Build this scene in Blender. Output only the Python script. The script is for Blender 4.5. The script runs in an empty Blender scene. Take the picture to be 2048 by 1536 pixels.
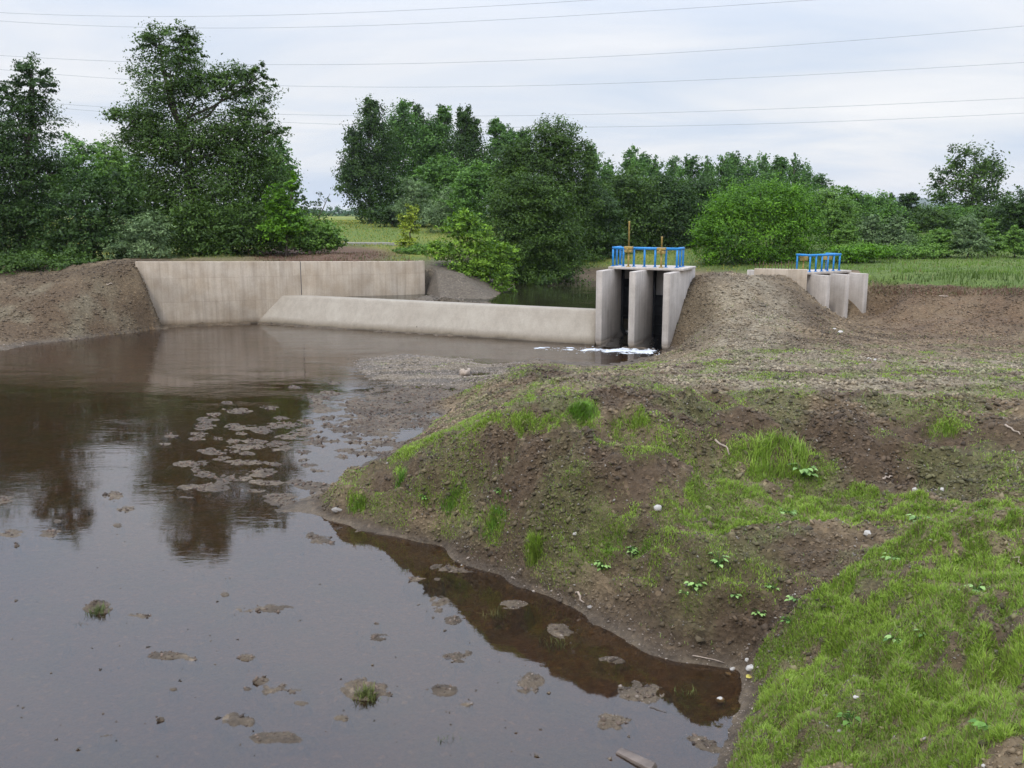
import bpy, math, random
import numpy as np

# ------------------------------------------------------------------ basics
H = 5.4                      # camera height above the lower river
F = 1847.0                   # focal length in photo pixels (2048 wide)
TH = math.radians(10.5)      # pitch down
CT, ST = math.cos(TH), math.sin(TH)
scene = bpy.context.scene
COL = scene.collection
rng = np.random.default_rng(7)
random.seed(7)


def ray(px, py):
    a = (px - 1024.0) / F
    v = (768.0 - py) / F
    return np.array([a, CT + v * ST, -ST + v * CT])


def atz(px, py, z):
    d = ray(px, py)
    k = (z - H) / d[2]
    return np.array([d[0] * k, d[1] * k, z])


def aty(px, py, Y):
    d = ray(px, py)
    k = Y / d[1]
    return np.array([d[0] * k, Y, H + d[2] * k])


def proj(x, y, z):
    dep = y * CT - (z - H) * ST
    v = y * ST + (z - H) * CT
    return 1024 + F * x / dep, 768 - F * v / dep


# ------------------------------------------------------------------ noise
def _hash(ix, iy, seed):
    h = (ix.astype(np.int64) * 374761393 + iy.astype(np.int64) * 668265263 + seed * 974711) & 0xFFFFFFFF
    h = ((h ^ (h >> 13)) * 1274126177) & 0xFFFFFFFF
    h = (h ^ (h >> 16)) & 0xFFFFFFFF
    return h.astype(np.float64) / 4294967295.0 * 2 * math.pi


def noise2(x, y, seed=0):
    x0 = np.floor(x); y0 = np.floor(y)
    fx = x - x0; fy = y - y0
    u = fx * fx * fx * (fx * (fx * 6 - 15) + 10)
    v = fy * fy * fy * (fy * (fy * 6 - 15) + 10)

    def g(dx, dy):
        a = _hash(x0 + dx, y0 + dy, seed)
        return np.cos(a) * (fx - dx) + np.sin(a) * (fy - dy)
    n0 = g(0, 0) * (1 - u) + g(1, 0) * u
    n1 = g(0, 1) * (1 - u) + g(1, 1) * u
    return (n0 * (1 - v) + n1 * v) * 1.5


def fbm(x, y, scale, octs=4, seed=0, gain=.5, ridged=False):
    s = 0.0; a = 1.0; f = 1.0 / scale
    for o in range(octs):
        n = noise2(x * f + 17.3 * o, y * f - 9.1 * o, seed + o)
        if ridged:
            n = 1 - 2 * np.abs(n)
        s = s + a * n
        a *= gain; f *= 2.03
    return s


def sstep(a, b, x):
    t = np.clip((x - a) / (b - a), 0, 1)
    return t * t * (3 - 2 * t)


# ------------------------------------------------------------------ mesh helpers
def mesh_obj(name, verts, faces, mat=None, parent=None, smooth=False, attrs=None, fsize=None):
    """faces: list of index tuples, or an (n,k) integer array."""
    me = bpy.data.meshes.new(name)
    verts = np.asarray(verts, dtype=np.float32).reshape(-1, 3)
    if isinstance(faces, np.ndarray):
        n, k = faces.shape
        loops = faces.astype(np.int32).ravel()
        starts = np.arange(n, dtype=np.int32) * k
    else:
        loops = np.array([i for f in faces for i in f], dtype=np.int32)
        lens = np.array([len(f) for f in faces], dtype=np.int32)
        starts = np.concatenate([[0], np.cumsum(lens)[:-1]]).astype(np.int32)
        n = len(faces)
    me.vertices.add(len(verts)); me.vertices.foreach_set('co', verts.ravel())
    me.loops.add(len(loops)); me.loops.foreach_set('vertex_index', loops)
    me.polygons.add(n); me.polygons.foreach_set('loop_start', starts)
    if attrs:
        for an, (typ, dom, data) in attrs.items():
            at = me.attributes.new(an, typ, dom)
            data = np.asarray(data, dtype=np.float32)
            if typ == 'FLOAT':
                at.data.foreach_set('value', data.ravel())
            else:
                if data.shape[1] == 3:
                    data = np.concatenate([data, np.ones((len(data), 1), np.float32)], 1)
                at.data.foreach_set('color', data.astype(np.float32).ravel())
    me.update(calc_edges=True)
    me.validate()
    if smooth:
        me.polygons.foreach_set('use_smooth', np.ones(n, dtype=bool))
    if mat:
        me.materials.append(mat)
    o = bpy.data.objects.new(name, me)
    COL.objects.link(o)
    if parent:
        o.parent = parent
    return o


def tag(o, label=None, cat=None, group=None, kind=None):
    if label: o['label'] = label
    if cat: o['category'] = cat
    if group: o['group'] = group
    if kind: o['kind'] = kind
    return o


def empty(name, loc):
    o = bpy.data.objects.new(name, None)
    o.empty_display_size = .2
    COL.objects.link(o)
    o.location = tuple(float(c) for c in loc)
    return o


class MB:
    """Collects simple solids into one mesh."""
    def __init__(s):
        s.v = []; s.f = []

    def add(s, verts, faces):
        b = len(s.v)
        s.v += [tuple(p) for p in verts]
        s.f += [tuple(i + b for i in f) for f in faces]

    def hexa(s, p):
        """8 corners: bottom 4 (ccw) then top 4."""
        s.add(p, [(3, 2, 1, 0), (4, 5, 6, 7), (0, 1, 5, 4), (1, 2, 6, 5), (2, 3, 7, 6), (3, 0, 4, 7)])

    def box(s, o, ex, ey, ez, x0, x1, y0, y1, z0, z1):
        o, ex, ey, ez = map(np.asarray, (o, ex, ey, ez))
        q = [(x0, y0), (x1, y0), (x1, y1), (x0, y1)]
        s.hexa([o + ex * a + ey * b + ez * z0 for a, b in q] + [o + ex * a + ey * b + ez * z1 for a, b in q])

    def prism(s, poly, z0, z1):
        n = len(poly)
        vs = [(x, y, z0) for x, y in poly] + [(x, y, z1) for x, y in poly]
        fs = [tuple(range(n - 1, -1, -1)), tuple(range(n, 2 * n))]
        fs += [(i, (i + 1) % n, n + (i + 1) % n, n + i) for i in range(n)]
        s.add(vs, fs)

    def tube(s, pts, radii, sides=8, caps=True):
        pts = [np.asarray(p, float) for p in pts]
        rings = []
        for i, p in enumerate(pts):
            d = pts[min(i + 1, len(pts) - 1)] - pts[max(i - 1, 0)]
            d = d / (np.linalg.norm(d) + 1e-9)
            a = np.cross(d, [0, 0, 1.0])
            if np.linalg.norm(a) < .1: a = np.cross(d, [1.0, 0, 0])
            a /= np.linalg.norm(a); b = np.cross(d, a)
            r = radii[i] if hasattr(radii, '__len__') else radii
            rings.append([p + r * (math.cos(t) * a + math.sin(t) * b) for t in np.linspace(0, 2 * math.pi, sides, endpoint=False)])
        vs = [q for rg in rings for q in rg]
        fs = []
        for i in range(len(pts) - 1):
            for j in range(sides):
                k = (j + 1) % sides
                fs.append((i * sides + j, i * sides + k, (i + 1) * sides + k, (i + 1) * sides + j))
        if caps:
            fs.append(tuple(range(sides - 1, -1, -1)))
            fs.append(tuple((len(pts) - 1) * sides + j for j in range(sides)))
        s.add(vs, fs)

    def build(s, name, mat, parent=None, smooth=False, bevel=0):
        off = np.array(parent_world(parent)) if parent else np.zeros(3)
        o = mesh_obj(name, np.array(s.v) - off, s.f, mat, parent, smooth)
        if bevel:
            m = o.modifiers.new('edge', 'BEVEL'); m.width = bevel; m.segments = 2; m.limit_method = 'ANGLE'
        return o


def parent_world(p):
    t = np.zeros(3)
    while p:
        t += np.array(p.location); p = p.parent
    return t


# ------------------------------------------------------------------ materials
def new_mat(name):
    m = bpy.data.materials.new(name); m.use_nodes = True
    nt = m.node_tree
    for n in list(nt.nodes): nt.nodes.remove(n)
    out = nt.nodes.new('ShaderNodeOutputMaterial')
    return m, nt, out


def N(nt, typ, **kw):
    n = nt.nodes.new(typ)
    for k, v in kw.items():
        if k.startswith('i_'):
            key = k[2:]
            n.inputs[int(key) if key.isdigit() else key.replace('_', ' ')].default_value = v
        else:
            setattr(n, k, v)
    return n


def ramp(nt, stops):
    r = nt.nodes.new('ShaderNodeValToRGB')
    el = r.color_ramp.elements
    while len(el) < len(stops): el.new(.5)
    for e, (p, c) in zip(el, stops):
        e.position = p; e.color = (*c, 1) if len(c) == 3 else c
    return r


def mixrgb(nt, mode, fac, a, b):
    m = nt.nodes.new('ShaderNodeMix'); m.data_type = 'RGBA'; m.blend_type = mode
    L = nt.links
    for sock, v in ((0, fac), (6, a), (7, b)):
        if hasattr(v, 'is_output'): L.new(v, m.inputs[sock])
        elif sock == 0: m.inputs[0].default_value = v
        else: m.inputs[sock].default_value = (*v, 1)
    return m.outputs[2]


def simple(name, col, rough=.7, var=.25, scale=6.0, metallic=0.0, bump=0.0, bscale=40.0):
    m, nt, out = new_mat(name); L = nt.links
    p = N(nt, 'ShaderNodeBsdfPrincipled'); L.new(p.outputs[0], out.inputs[0])
    tc = N(nt, 'ShaderNodeTexCoord')
    n = N(nt, 'ShaderNodeTexNoise', i_Scale=scale, i_Detail=6.0); L.new(tc.outputs['Object'], n.inputs['Vector'])
    r = ramp(nt, [(.25, tuple(c * (1 - var) for c in col)), (.75, tuple(min(1, c * (1 + var)) for c in col))])
    L.new(n.outputs[0], r.inputs[0]); L.new(r.outputs[0], p.inputs['Base Color'])
    p.inputs['Roughness'].default_value = rough; p.inputs['Metallic'].default_value = metallic
    if bump:
        nb = N(nt, 'ShaderNodeTexNoise', i_Scale=bscale, i_Detail=5.0); L.new(tc.outputs['Object'], nb.inputs['Vector'])
        b = N(nt, 'ShaderNodeBump', i_Strength=bump, i_Distance=.02); L.new(nb.outputs[0], b.inputs['Height'])
        L.new(b.outputs[0], p.inputs['Normal'])
    return m


def concrete(name, base, stain, board=0.0, patch=.5):
    """Cast concrete: shutter boards, blotches, rain streaks, fine pores."""
    m, nt, out = new_mat(name); L = nt.links
    p = N(nt, 'ShaderNodeBsdfPrincipled', i_Roughness=.85); L.new(p.outputs[0], out.inputs[0])
    g = N(nt, 'ShaderNodeNewGeometry')
    rot = N(nt, 'ShaderNodeMapping'); rot.inputs['Rotation'].default_value = (0, 0, -.33)
    L.new(g.outputs['Position'], rot.inputs['Vector'])
    n1 = N(nt, 'ShaderNodeTexNoise', i_Scale=.9, i_Detail=7.0, i_Roughness=.62); L.new(rot.outputs[0], n1.inputs['Vector'])
    st = N(nt, 'ShaderNodeMapping'); st.inputs['Scale'].default_value = (3.2, 3.2, .22); L.new(rot.outputs[0], st.inputs['Vector'])
    n2 = N(nt, 'ShaderNodeTexNoise', i_Scale=1.3, i_Detail=5.0, i_Roughness=.6); L.new(st.outputs[0], n2.inputs['Vector'])
    n3 = N(nt, 'ShaderNodeTexNoise', i_Scale=14.0, i_Detail=6.0, i_Roughness=.7); L.new(rot.outputs[0], n3.inputs['Vector'])
    r1 = ramp(nt, [(.36, stain), (.62, base)]); L.new(n1.outputs[0], r1.inputs[0])
    r2 = ramp(nt, [(.35, (.72, .70, .68)), (.6, (1.06, 1.05, 1.04))]); L.new(n2.outputs[0], r2.inputs[0])
    r3 = ramp(nt, [(.3, (.82, .82, .82)), (.7, (1.1, 1.1, 1.1))]); L.new(n3.outputs[0], r3.inputs[0])
    c = mixrgb(nt, 'MULTIPLY', patch, r1.outputs[0], r2.outputs[0])
    c = mixrgb(nt, 'MULTIPLY', .6, c, r3.outputs[0])
    if board:
        br = N(nt, 'ShaderNodeTexBrick'); br.offset = .5
        br.inputs['Scale'].default_value = 1.0
        br.inputs['Color1'].default_value = (1.04, 1.03, 1.02, 1); br.inputs['Color2'].default_value = (.90, .88, .86, 1)
        br.inputs['Mortar'].default_value = (.80, .78, .76, 1); br.inputs['Mortar Size'].default_value = .012
        br.inputs['Brick Width'].default_value = .62; br.inputs['Row Height'].default_value = 1.15
        sx = N(nt, 'ShaderNodeSeparateXYZ'); L.new(rot.outputs[0], sx.inputs[0])
        cx = N(nt, 'ShaderNodeCombineXYZ'); L.new(sx.outputs[0], cx.inputs[0]); L.new(sx.outputs[2], cx.inputs[1])
        L.new(cx.outputs[0], br.inputs['Vector'])
        c = mixrgb(nt, 'MULTIPLY', board, c, br.outputs[0])
    # silt and wet line left by the river
    sz_ = N(nt, 'ShaderNodeSeparateXYZ'); L.new(g.outputs['Position'], sz_.inputs[0])
    az = N(nt, 'ShaderNodeMath', operation='MULTIPLY_ADD'); L.new(n1.outputs[0], az.inputs[0]); az.inputs[1].default_value = -.34; L.new(sz_.outputs[2], az.inputs[2])
    rz = ramp(nt, [(.0, (.30, .27, .23)), (.10, (.62, .58, .52)), (.32, (1, 1, 1))]); mz = N(nt, 'ShaderNodeMath', operation='ADD'); L.new(az.outputs[0], mz.inputs[0]); mz.inputs[1].default_value = .16; L.new(mz.outputs[0], rz.inputs[0])
    c = mixrgb(nt, 'MULTIPLY', 1.0, c, rz.outputs[0])
    L.new(c, p.inputs['Base Color'])
    b = N(nt, 'ShaderNodeBump', i_Strength=.35, i_Distance=.02); L.new(n3.outputs[0], b.inputs['Height']); L.new(b.outputs[0], p.inputs['Normal'])
    return m


def foliage(name, dark, light, trans=.26, rough=.55):
    m, nt, out = new_mat(name); L = nt.links
    a = N(nt, 'ShaderNodeAttribute', attribute_name='tint')
    r = ramp(nt, [(0.0, tuple(1.35 * q for q in dark)), (1.0, tuple(1.85 * q for q in light))]); L.new(a.outputs['Fac'], r.inputs[0])
    d = N(nt, 'ShaderNodeBsdfPrincipled', i_Roughness=rough)
    d.inputs['Specular IOR Level'].default_value = .25
    L.new(r.outputs[0], d.inputs['Base Color'])
    t = N(nt, 'ShaderNodeBsdfTranslucent'); h = N(nt, 'ShaderNodeHueSaturation', i_Saturation=1.15, i_Value=1.1)
    L.new(r.outputs[0], h.inputs['Color']); L.new(h.outputs[0], t.inputs[0])
    mx = N(nt, 'ShaderNodeMixShader', i_0=trans); L.new(d.outputs[0], mx.inputs[1]); L.new(t.outputs[0], mx.inputs[2])
    L.new(mx.outputs[0], out.inputs[0])
    return m


M = {}
M['weir'] = concrete('weir_concrete', (.345, .305, .245), (.305, .265, .210), .30, .3)
M['wall'] = concrete('wall_concrete', (.49, .42, .335), (.40, .325, .24), .75, .65)
M['pier'] = concrete('pier_concrete', (.52, .47, .42), (.41, .365, .32), .18, .6)
M['apron'] = concrete('apron_concrete', (.13, .115, .095), (.07, .06, .05), 0, .7)
M['joint'] = simple('joint_tar', (.09, .08, .07), .9)
M['blue'] = simple('blue_paint', (.010, .22, .55), .5, .3, 9)
def painted(name, col, rust):
    m = simple(name, col, .5, .2, 9); nt = m.node_tree; L = nt.links
    p = [n for n in nt.nodes if n.type == 'BSDF_PRINCIPLED'][0]; src = p.inputs['Base Color'].links[0].from_socket
    tc = N(nt, 'ShaderNodeTexCoord'); n = N(nt, 'ShaderNodeTexNoise', i_Scale=7.0, i_Detail=8.0, i_Roughness=.7); L.new(tc.outputs['Object'], n.inputs['Vector'])
    r = ramp(nt, [(.60, (0, 0, 0)), (.68, (1, 1, 1))]); L.new(n.outputs[0], r.inputs[0])
    L.new(mixrgb(nt, 'MIX', r.outputs[0], src, rust), p.inputs['Base Color'])
    return m
M['blue'] = painted('blue_paint', (.010, .21, .52), (.075, .07, .065))
M['yellow'] = simple('yellow_paint', (.34, .235, .065), .5, .3, 12)
M['gate'] = simple('gate_steel', (.012, .013, .016), .5, .3, 5, .3)
M['bark'] = simple('bark', (.075, .058, .045), .9, .35, 7, 0, .6, 25)
M['greybark'] = simple('pale_bark', (.16, .14, .12), .9, .3, 7, 0, .5, 25)
M['wood'] = simple('dead_wood', (.34, .27, .21), .8, .3, 9, 0, .5, 40)
M['plank'] = simple('wet_plank', (.13, .10, .08), .6, .35, 6, 0, .5, 40)
M['rebar'] = simple('rusty_iron', (.10, .055, .035), .8, .3, 20)
M['wire'] = simple('wire', (.34, .36, .40), .5, .05, 1, .6)
M['stone'] = simple('white_stone', (.46, .43, .39), .7, .2, 14, 0, .4, 60)
M['greystone'] = simple('grey_stone', (.26, .235, .21), .8, .3, 10, 0, .5, 50)
M['kerb'] = simple('kerb_concrete', (.26, .245, .215), .8, .2, 5)
M['white'] = simple('white_plastic', (.75, .75, .73), .5, .15, 8)
M['leafyellow'] = simple('yellow_leaf', (.5, .42, .08), .6, .3, 20)
M['mudclod'] = simple('mud_clod', (.065, .05, .042), .75, .35, 16, 0, .8, 40)

FOL = dict(
    oak=((.014, .034, .005), (.056, .100, .016)),
    dark=((.011, .030, .006), (.042, .078, .016)),
    willow=((.045, .078, .030), (.135, .190, .080)),
    poplar=((.024, .062, .012), (.082, .160, .032)),
    bright=((.030, .076, .008), (.155, .255, .026)),
    acacia=((.026, .072, .005), (.095, .200, .012)),
    yellow=((.060, .100, .012), (.280, .330, .040)),
    mid=((.028, .070, .012), (.095, .180, .032)),
    shrub=((.036, .082, .012), (.120, .205, .036)),
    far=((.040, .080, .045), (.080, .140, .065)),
    weed=((.060, .125, .030), (.190, .290, .090)),
)
FM = {k: foliage('foliage_' + k, *v) for k, v in FOL.items()}
# grass blades carry their own colour
def grass_mat():
    m, nt, out = new_mat('grass_blades'); L = nt.links
    a = N(nt, 'ShaderNodeAttribute', attribute_name='gcol')
    d = N(nt, 'ShaderNodeBsdfPrincipled', i_Roughness=.5); d.inputs['Specular IOR Level'].default_value = .3
    L.new(a.outputs['Color'], d.inputs['Base Color'])
    t = N(nt, 'ShaderNodeBsdfTranslucent'); L.new(a.outputs['Color'], t.inputs[0])
    mx = N(nt, 'ShaderNodeMixShader', i_0=.4); L.new(d.outputs[0], mx.inputs[1]); L.new(t.outputs[0], mx.inputs[2])
    L.new(mx.outputs[0], out.inputs[0])
    return m
M['grass'] = grass_mat()


def ground_mat():
    m, nt, out = new_mat('ground'); L = nt.links
    p = N(nt, 'ShaderNodeBsdfPrincipled'); L.new(p.outputs[0], out.inputs[0])
    a = N(nt, 'ShaderNodeAttribute', attribute_name='gcol')
    w = N(nt, 'ShaderNodeAttribute', attribute_name='wet')
    g = N(nt, 'ShaderNodeNewGeometry')
    n1 = N(nt, 'ShaderNodeTexNoise', i_Scale=9.0, i_Detail=9.0, i_Roughness=.72); L.new(g.outputs['Position'], n1.inputs['Vector'])
    r1 = ramp(nt, [(.30, (.55, .53, .52)), (.5, (1, 1, 1)), (.72, (1.5, 1.5, 1.5))]); L.new(n1.outputs[0], r1.inputs[0])
    v = N(nt, 'ShaderNodeTexVoronoi', i_Scale=17.0); v.inputs['Randomness'].default_value = 1.0; L.new(g.outputs['Position'], v.inputs['Vector'])
    hs = N(nt, 'ShaderNodeSeparateColor'); L.new(v.outputs['Color'], hs.inputs[0])
    r2 = ramp(nt, [(.0, (.72, .71, .7)), (.6, (1, 1, 1)), (.93, (1.15, 1.13, 1.1)), (1.0, (2.1, 2.1, 2.1))]); L.new(hs.outputs[0], r2.inputs[0])
    c = mixrgb(nt, 'MULTIPLY', .85, a.outputs['Color'], r1.outputs[0])
    c = mixrgb(nt, 'MULTIPLY', .55, c, r2.outputs[0])
    L.new(c, p.inputs['Base Color'])
    mr = N(nt, 'ShaderNodeMapRange'); mr.inputs['To Min'].default_value = .95; mr.inputs['To Max'].default_value = .62
    L.new(w.outputs['Fac'], mr.inputs[0]); L.new(mr.outputs[0], p.inputs['Roughness'])
    p.inputs['Specular IOR Level'].default_value = .3
    n2 = N(nt, 'ShaderNodeTexNoise', i_Scale=26.0, i_Detail=6.0, i_Roughness=.7); L.new(g.outputs['Position'], n2.inputs['Vector'])
    ad = N(nt, 'ShaderNodeMath', operation='ADD'); L.new(n2.outputs[0], ad.inputs[0]); L.new(v.outputs['Distance'], ad.inputs[1])
    b = N(nt, 'ShaderNodeBump', i_Strength=.75, i_Distance=.035); L.new(ad.outputs[0], b.inputs['Height']); L.new(b.outputs[0], p.inputs['Normal'])
    return m
M['ground'] = ground_mat()


def water_mat(name, tint, murk, murkfac, bump, scale, stretch=(1, 1), ior=1.42):
    m, nt, out = new_mat(name); L = nt.links
    g = N(nt, 'ShaderNodeNewGeometry')
    mp = N(nt, 'ShaderNodeMapping'); mp.inputs['Scale'].default_value = (stretch[0], stretch[1], 1); mp.inputs['Rotation'].default_value = (0, 0, .12)
    L.new(g.outputs['Position'], mp.inputs['Vector'])
    n1 = N(nt, 'ShaderNodeTexNoise', i_Scale=scale, i_Detail=3.0, i_Roughness=.5); L.new(mp.outputs[0], n1.inputs['Vector'])
    # ripples come and go in patches over the river
    n2 = N(nt, 'ShaderNodeTexNoise', i_Scale=.35, i_Detail=2.0); L.new(mp.outputs[0], n2.inputs['Vector'])
    r2 = ramp(nt, [(.40, (.12, .12, .12)), (.68, (1, 1, 1))]); L.new(n2.outputs[0], r2.inputs[0])
    # stronger chop towards the weir
    sx = N(nt, 'ShaderNodeSeparateXYZ'); L.new(g.outputs['Position'], sx.inputs[0])
    mr = N(nt, 'ShaderNodeMapRange'); mr.inputs[1].default_value = 14.0; mr.inputs[2].default_value = 32.0; mr.inputs[3].default_value = .25; mr.inputs[4].default_value = 2.7
    L.new(sx.outputs[1], mr.inputs[0])
    m1 = N(nt, 'ShaderNodeMath', operation='MULTIPLY'); L.new(r2.outputs[0], m1.inputs[0]); L.new(mr.outputs[0], m1.inputs[1])
    m2 = N(nt, 'ShaderNodeMath', operation='MULTIPLY'); L.new(n1.outputs[0], m2.inputs[0]); L.new(m1.outputs[0], m2.inputs[1])
    b = N(nt, 'ShaderNodeBump', i_Strength=1.0, i_Distance=bump); L.new(m2.outputs[0], b.inputs['Height'])
    fr = N(nt, 'ShaderNodeFresnel', i_IOR=ior); L.new(b.outputs[0], fr.inputs['Normal'])
    gl = N(nt, 'ShaderNodeBsdfGlossy', i_Roughness=.035); gl.inputs['Color'].default_value = (.93, .94, .96, 1); L.new(b.outputs[0], gl.inputs['Normal'])
    tr = N(nt, 'ShaderNodeBsdfTransparent'); tr.inputs['Color'].default_value = (*tint, 1)
    df = N(nt, 'ShaderNodeBsdfDiffuse'); df.inputs['Color'].default_value = (*murk, 1)
    mb = N(nt, 'ShaderNodeMixShader', i_0=murkfac); L.new(tr.outputs[0], mb.inputs[1]); L.new(df.outputs[0], mb.inputs[2])
    mx = N(nt, 'ShaderNodeMixShader'); L.new(fr.outputs[0], mx.inputs[0]); L.new(mb.outputs[0], mx.inputs[1]); L.new(gl.outputs[0], mx.inputs[2])
    L.new(mx.outputs[0], out.inputs[0])
    return m
M['water'] = water_mat('river_water', (.74, .58, .35), (.062, .056, .052), .12, .005, 3.0, (1, 2.4), 1.58)
M['pond'] = water_mat('pond_water', (.45, .40, .25), (.03, .03, .015), .7, .006, 2.0, (1, 2), 1.33)
M['spill'] = water_mat('spill_water', (.8, .8, .78), (.34, .34, .32), .80, .012, 6.0, (3, 1), 1.33)
M['foam'] = simple('foam', (.58, .60, .62), .6, .08, 20)

# ------------------------------------------------------------------ weir and gate geometry (plan)
U = np.array([.43, .903, 0.])            # upstream direction
E = np.array([.903, -.43, 0.])           # along the weir, towards the gates
Z = np.array([0, 0, 1.])
W1 = np.array([3.41, 38.06, 0.])         # weir toe at the gates
W0 = W1 - E * 17.95                      # weir toe at the long wall
wd = np.array([.948, .318, 0.]); wd /= np.linalg.norm(wd)   # long wall direction
wn = np.array([wd[1], -wd[0], 0.])       # its river side
A0 = np.array([-12.8, 45.7, 0.])         # wall face at weir toe
def wall_t(px, Yguess=46.0):
    # parameter along the wall where its face is seen at column px
    k = (px - 1024) / F
    # x = k*dep, dep ~ y*CT + ST*(H-1.5)
    # A0x + t wdx = k*((A0y + t wdy)*CT + ST*3.9)
    return (k * (A0[1] * CT + ST * 3.9) - A0[0]) / (wd[0] - k * wd[1] * CT)
T_L, T_LB, T_R = wall_t(275), wall_t(318), wall_t(811)
SP = 1.42; TK = .29; PT = 3.06

# ------------------------------------------------------------------ terrain height field
CP = []
def cz(px, py, z): p = atz(px, py, z); CP.append((p[0], p[1], z))
def cy(px, py, Y): p = aty(px, py, Y); CP.append((p[0], p[1], p[2]))
def cw(x, y, z): CP.append((x, y, z))

# river bed
for q in [(100, 1500), (500, 1500), (900, 1500), (1200, 1500), (1380, 1480), (100, 1300), (500, 1300), (850, 1300), (1100, 1350), (1300, 1400), (1150, 1290), (1000, 1200),
          (100, 1150), (400, 1150), (640, 1120), (820, 1140), (100, 950), (330, 950), (500, 1050), (1380, 1370), (1440, 1400)]:
    cz(*q, -.13)
for q in [(200, 800), (60, 780), (450, 760), (330, 850), (100, 860), (350, 720), (150, 740)]: cz(*q, -.24)
for q in [(560, 690), (700, 682), (850, 688), (1000, 697), (620, 740), (580, 780)]: cz(*q, -.16)
for q in [(600, 850), (560, 920), (680, 960), (650, 900), (480, 900)]: cz(*q, -.055)
for q in [(690, 830), (760, 880), (720, 910)]: cz(*q, -.035)
for q in [(1080, 698), (1200, 715), (1130, 712), (1280, 712)]: cz(*q, -.12)
# gravel bar and mud flats
for q, z in [((730, 722), .05), ((800, 712), .06), ((850, 735), .11), ((760, 745), .09), ((930, 735), .12), ((950, 755), .12), ((1010, 728), .10), ((690, 722), -.03), ((1050, 718), .04), ((1000, 706), -.05),
             ((820, 766), .04), ((940, 775), .05), ((755, 780), -.10), ((735, 790), -.06), ((800, 790), .03), ((860, 800), .03), ((760, 815), .03), ((840, 825), .0), ((740, 850), .02), ((790, 850), .02), ((880, 785), -.04), ((690, 760), -.09), ((860, 835), -.06)]:
    cz(*q, z)
# shoreline of the near point
for q in [(1475, 1440), (1440, 1536), (1490, 1375), (1480, 1335), (1390, 1330), (1300, 1312), (1250, 1287), (1232, 1262), (1174, 1238), (1164, 1219), (1078, 1183), (1010, 1153), (955, 1136), (907, 1118), (860, 1090), (822, 1073), (737, 1084), (690, 1062), (640, 1032), (575, 1022)]:
    cz(*q, 0.0)
# tip and front slope of the near mound
for q, z in [((630, 1005), .06), ((770, 1045), .12), ((770, 1000), .42), ((770, 948), .70), ((690, 985), .40), ((700, 1025), .12), ((660, 1000), .2),
             ((900, 1055), .22), ((900, 985), .80), ((900, 930), 1.18), ((900, 893), 1.33), ((830, 1000), .62), ((835, 920), 1.02), ((1000, 1085), .40), ((1000, 1000), 1.0), ((1000, 930), 1.4), ((990, 866), 1.75),
             ((1100, 1110), .5), ((1100, 1010), 1.15), ((1100, 920), 1.65), ((1120, 840), 2.07), ((1060, 850), 1.95),
             ((1200, 1170), .35), ((1200, 1100), .80), ((1200, 1000), 1.3), ((1200, 900), 1.75), ((1200, 850), 2.0),
             ((1300, 1245), .2), ((1300, 1180), .5), ((1300, 1100), .9), ((1300, 1000), 1.33), ((1300, 900), 1.75), ((1300, 845), 2.03),
             ((1400, 1290), .16), ((1400, 1230), .5), ((1400, 1150), .9), ((1400, 1080), 1.1), ((1400, 1000), 1.15), ((1400, 930), 1.4), ((1400, 875), 1.75), ((1400, 830), 1.95),
             ((1490, 1290), .15), ((1480, 1200), .72), ((1480, 1120), .98), ((1500, 1030), .98), ((1540, 960), 1.12), ((1540, 900), 1.5), ((1540, 850), 1.85),
             ((1530, 1270), .42), ((1580, 1230), .75), ((1560, 1330), .35), ((1600, 1140), .92), ((1600, 1060), 1.0), ((1650, 1300), .65), ((1700, 1180), 1.1), ((1700, 1080), 1.15), ((1700, 990), 1.08), ((1700, 920), 1.5), ((1700, 845), 1.9),
             ((1800, 1300), 1.15), ((1800, 1180), 1.3), ((1850, 1080), 1.4), ((1900, 1000), 1.3), ((1880, 900), 1.62), ((1880, 840), 1.9), ((2000, 1100), 1.75), ((2048, 1000), 1.5), ((2048, 1250), 1.9), ((2040, 900), 1.75), ((2000, 840), 1.95),
             ((1550, 1450), .35), ((1520, 1536), .4), ((1700, 1536), .95), ((1700, 1400), .85), ((2048, 1536), 1.95), ((1850, 1430), 1.35), ((2048, 1400), 1.95)]:
    cz(*q, z)
# behind the mound crest, second low ridge that makes the outline against the water
for q, Y in [((900, 862), 18.9), ((960, 815), 21.3), ((1000, 752), 25.3), ((1050, 800), 20.2), ((1050, 760), 23.8), ((1120, 815), 17.6), ((1120, 770), 21.2), ((1120, 742), 25.4), ((1060, 735), 27.2), ((830, 900), 17.8), ((1180, 740), 28.5)]:
    cy(*q, Y)
for q in [(690, 945), (760, 908), (820, 866), (872, 832), (925, 792), (960, 750), (1005, 728)]: cz(*q, -.04)
for q in [(640, 965), (700, 925), (780, 880), (840, 840), (900, 795), (600, 995)]: cz(*q, -.08)
for q, z in [((1080, 733), .3), ((1180, 735), .12), ((1240, 733), .12), ((1310, 712), .04), ((1345, 703), .12), ((1350, 722), .3), ((1250, 752), .8)]: cz(*q, z)
# plateau
for q, z in [((1300, 790), 1.75), ((1500, 790), 1.78), ((1800, 790), 1.72), ((2048, 790), 1.7), ((1300, 745), 1.15), ((1500, 725), 1.25), ((1650, 720), 1.12), ((1800, 722), .98), ((2048, 727), .88), ((1400, 725), .85)]:
    cz(*q, z)
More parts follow.
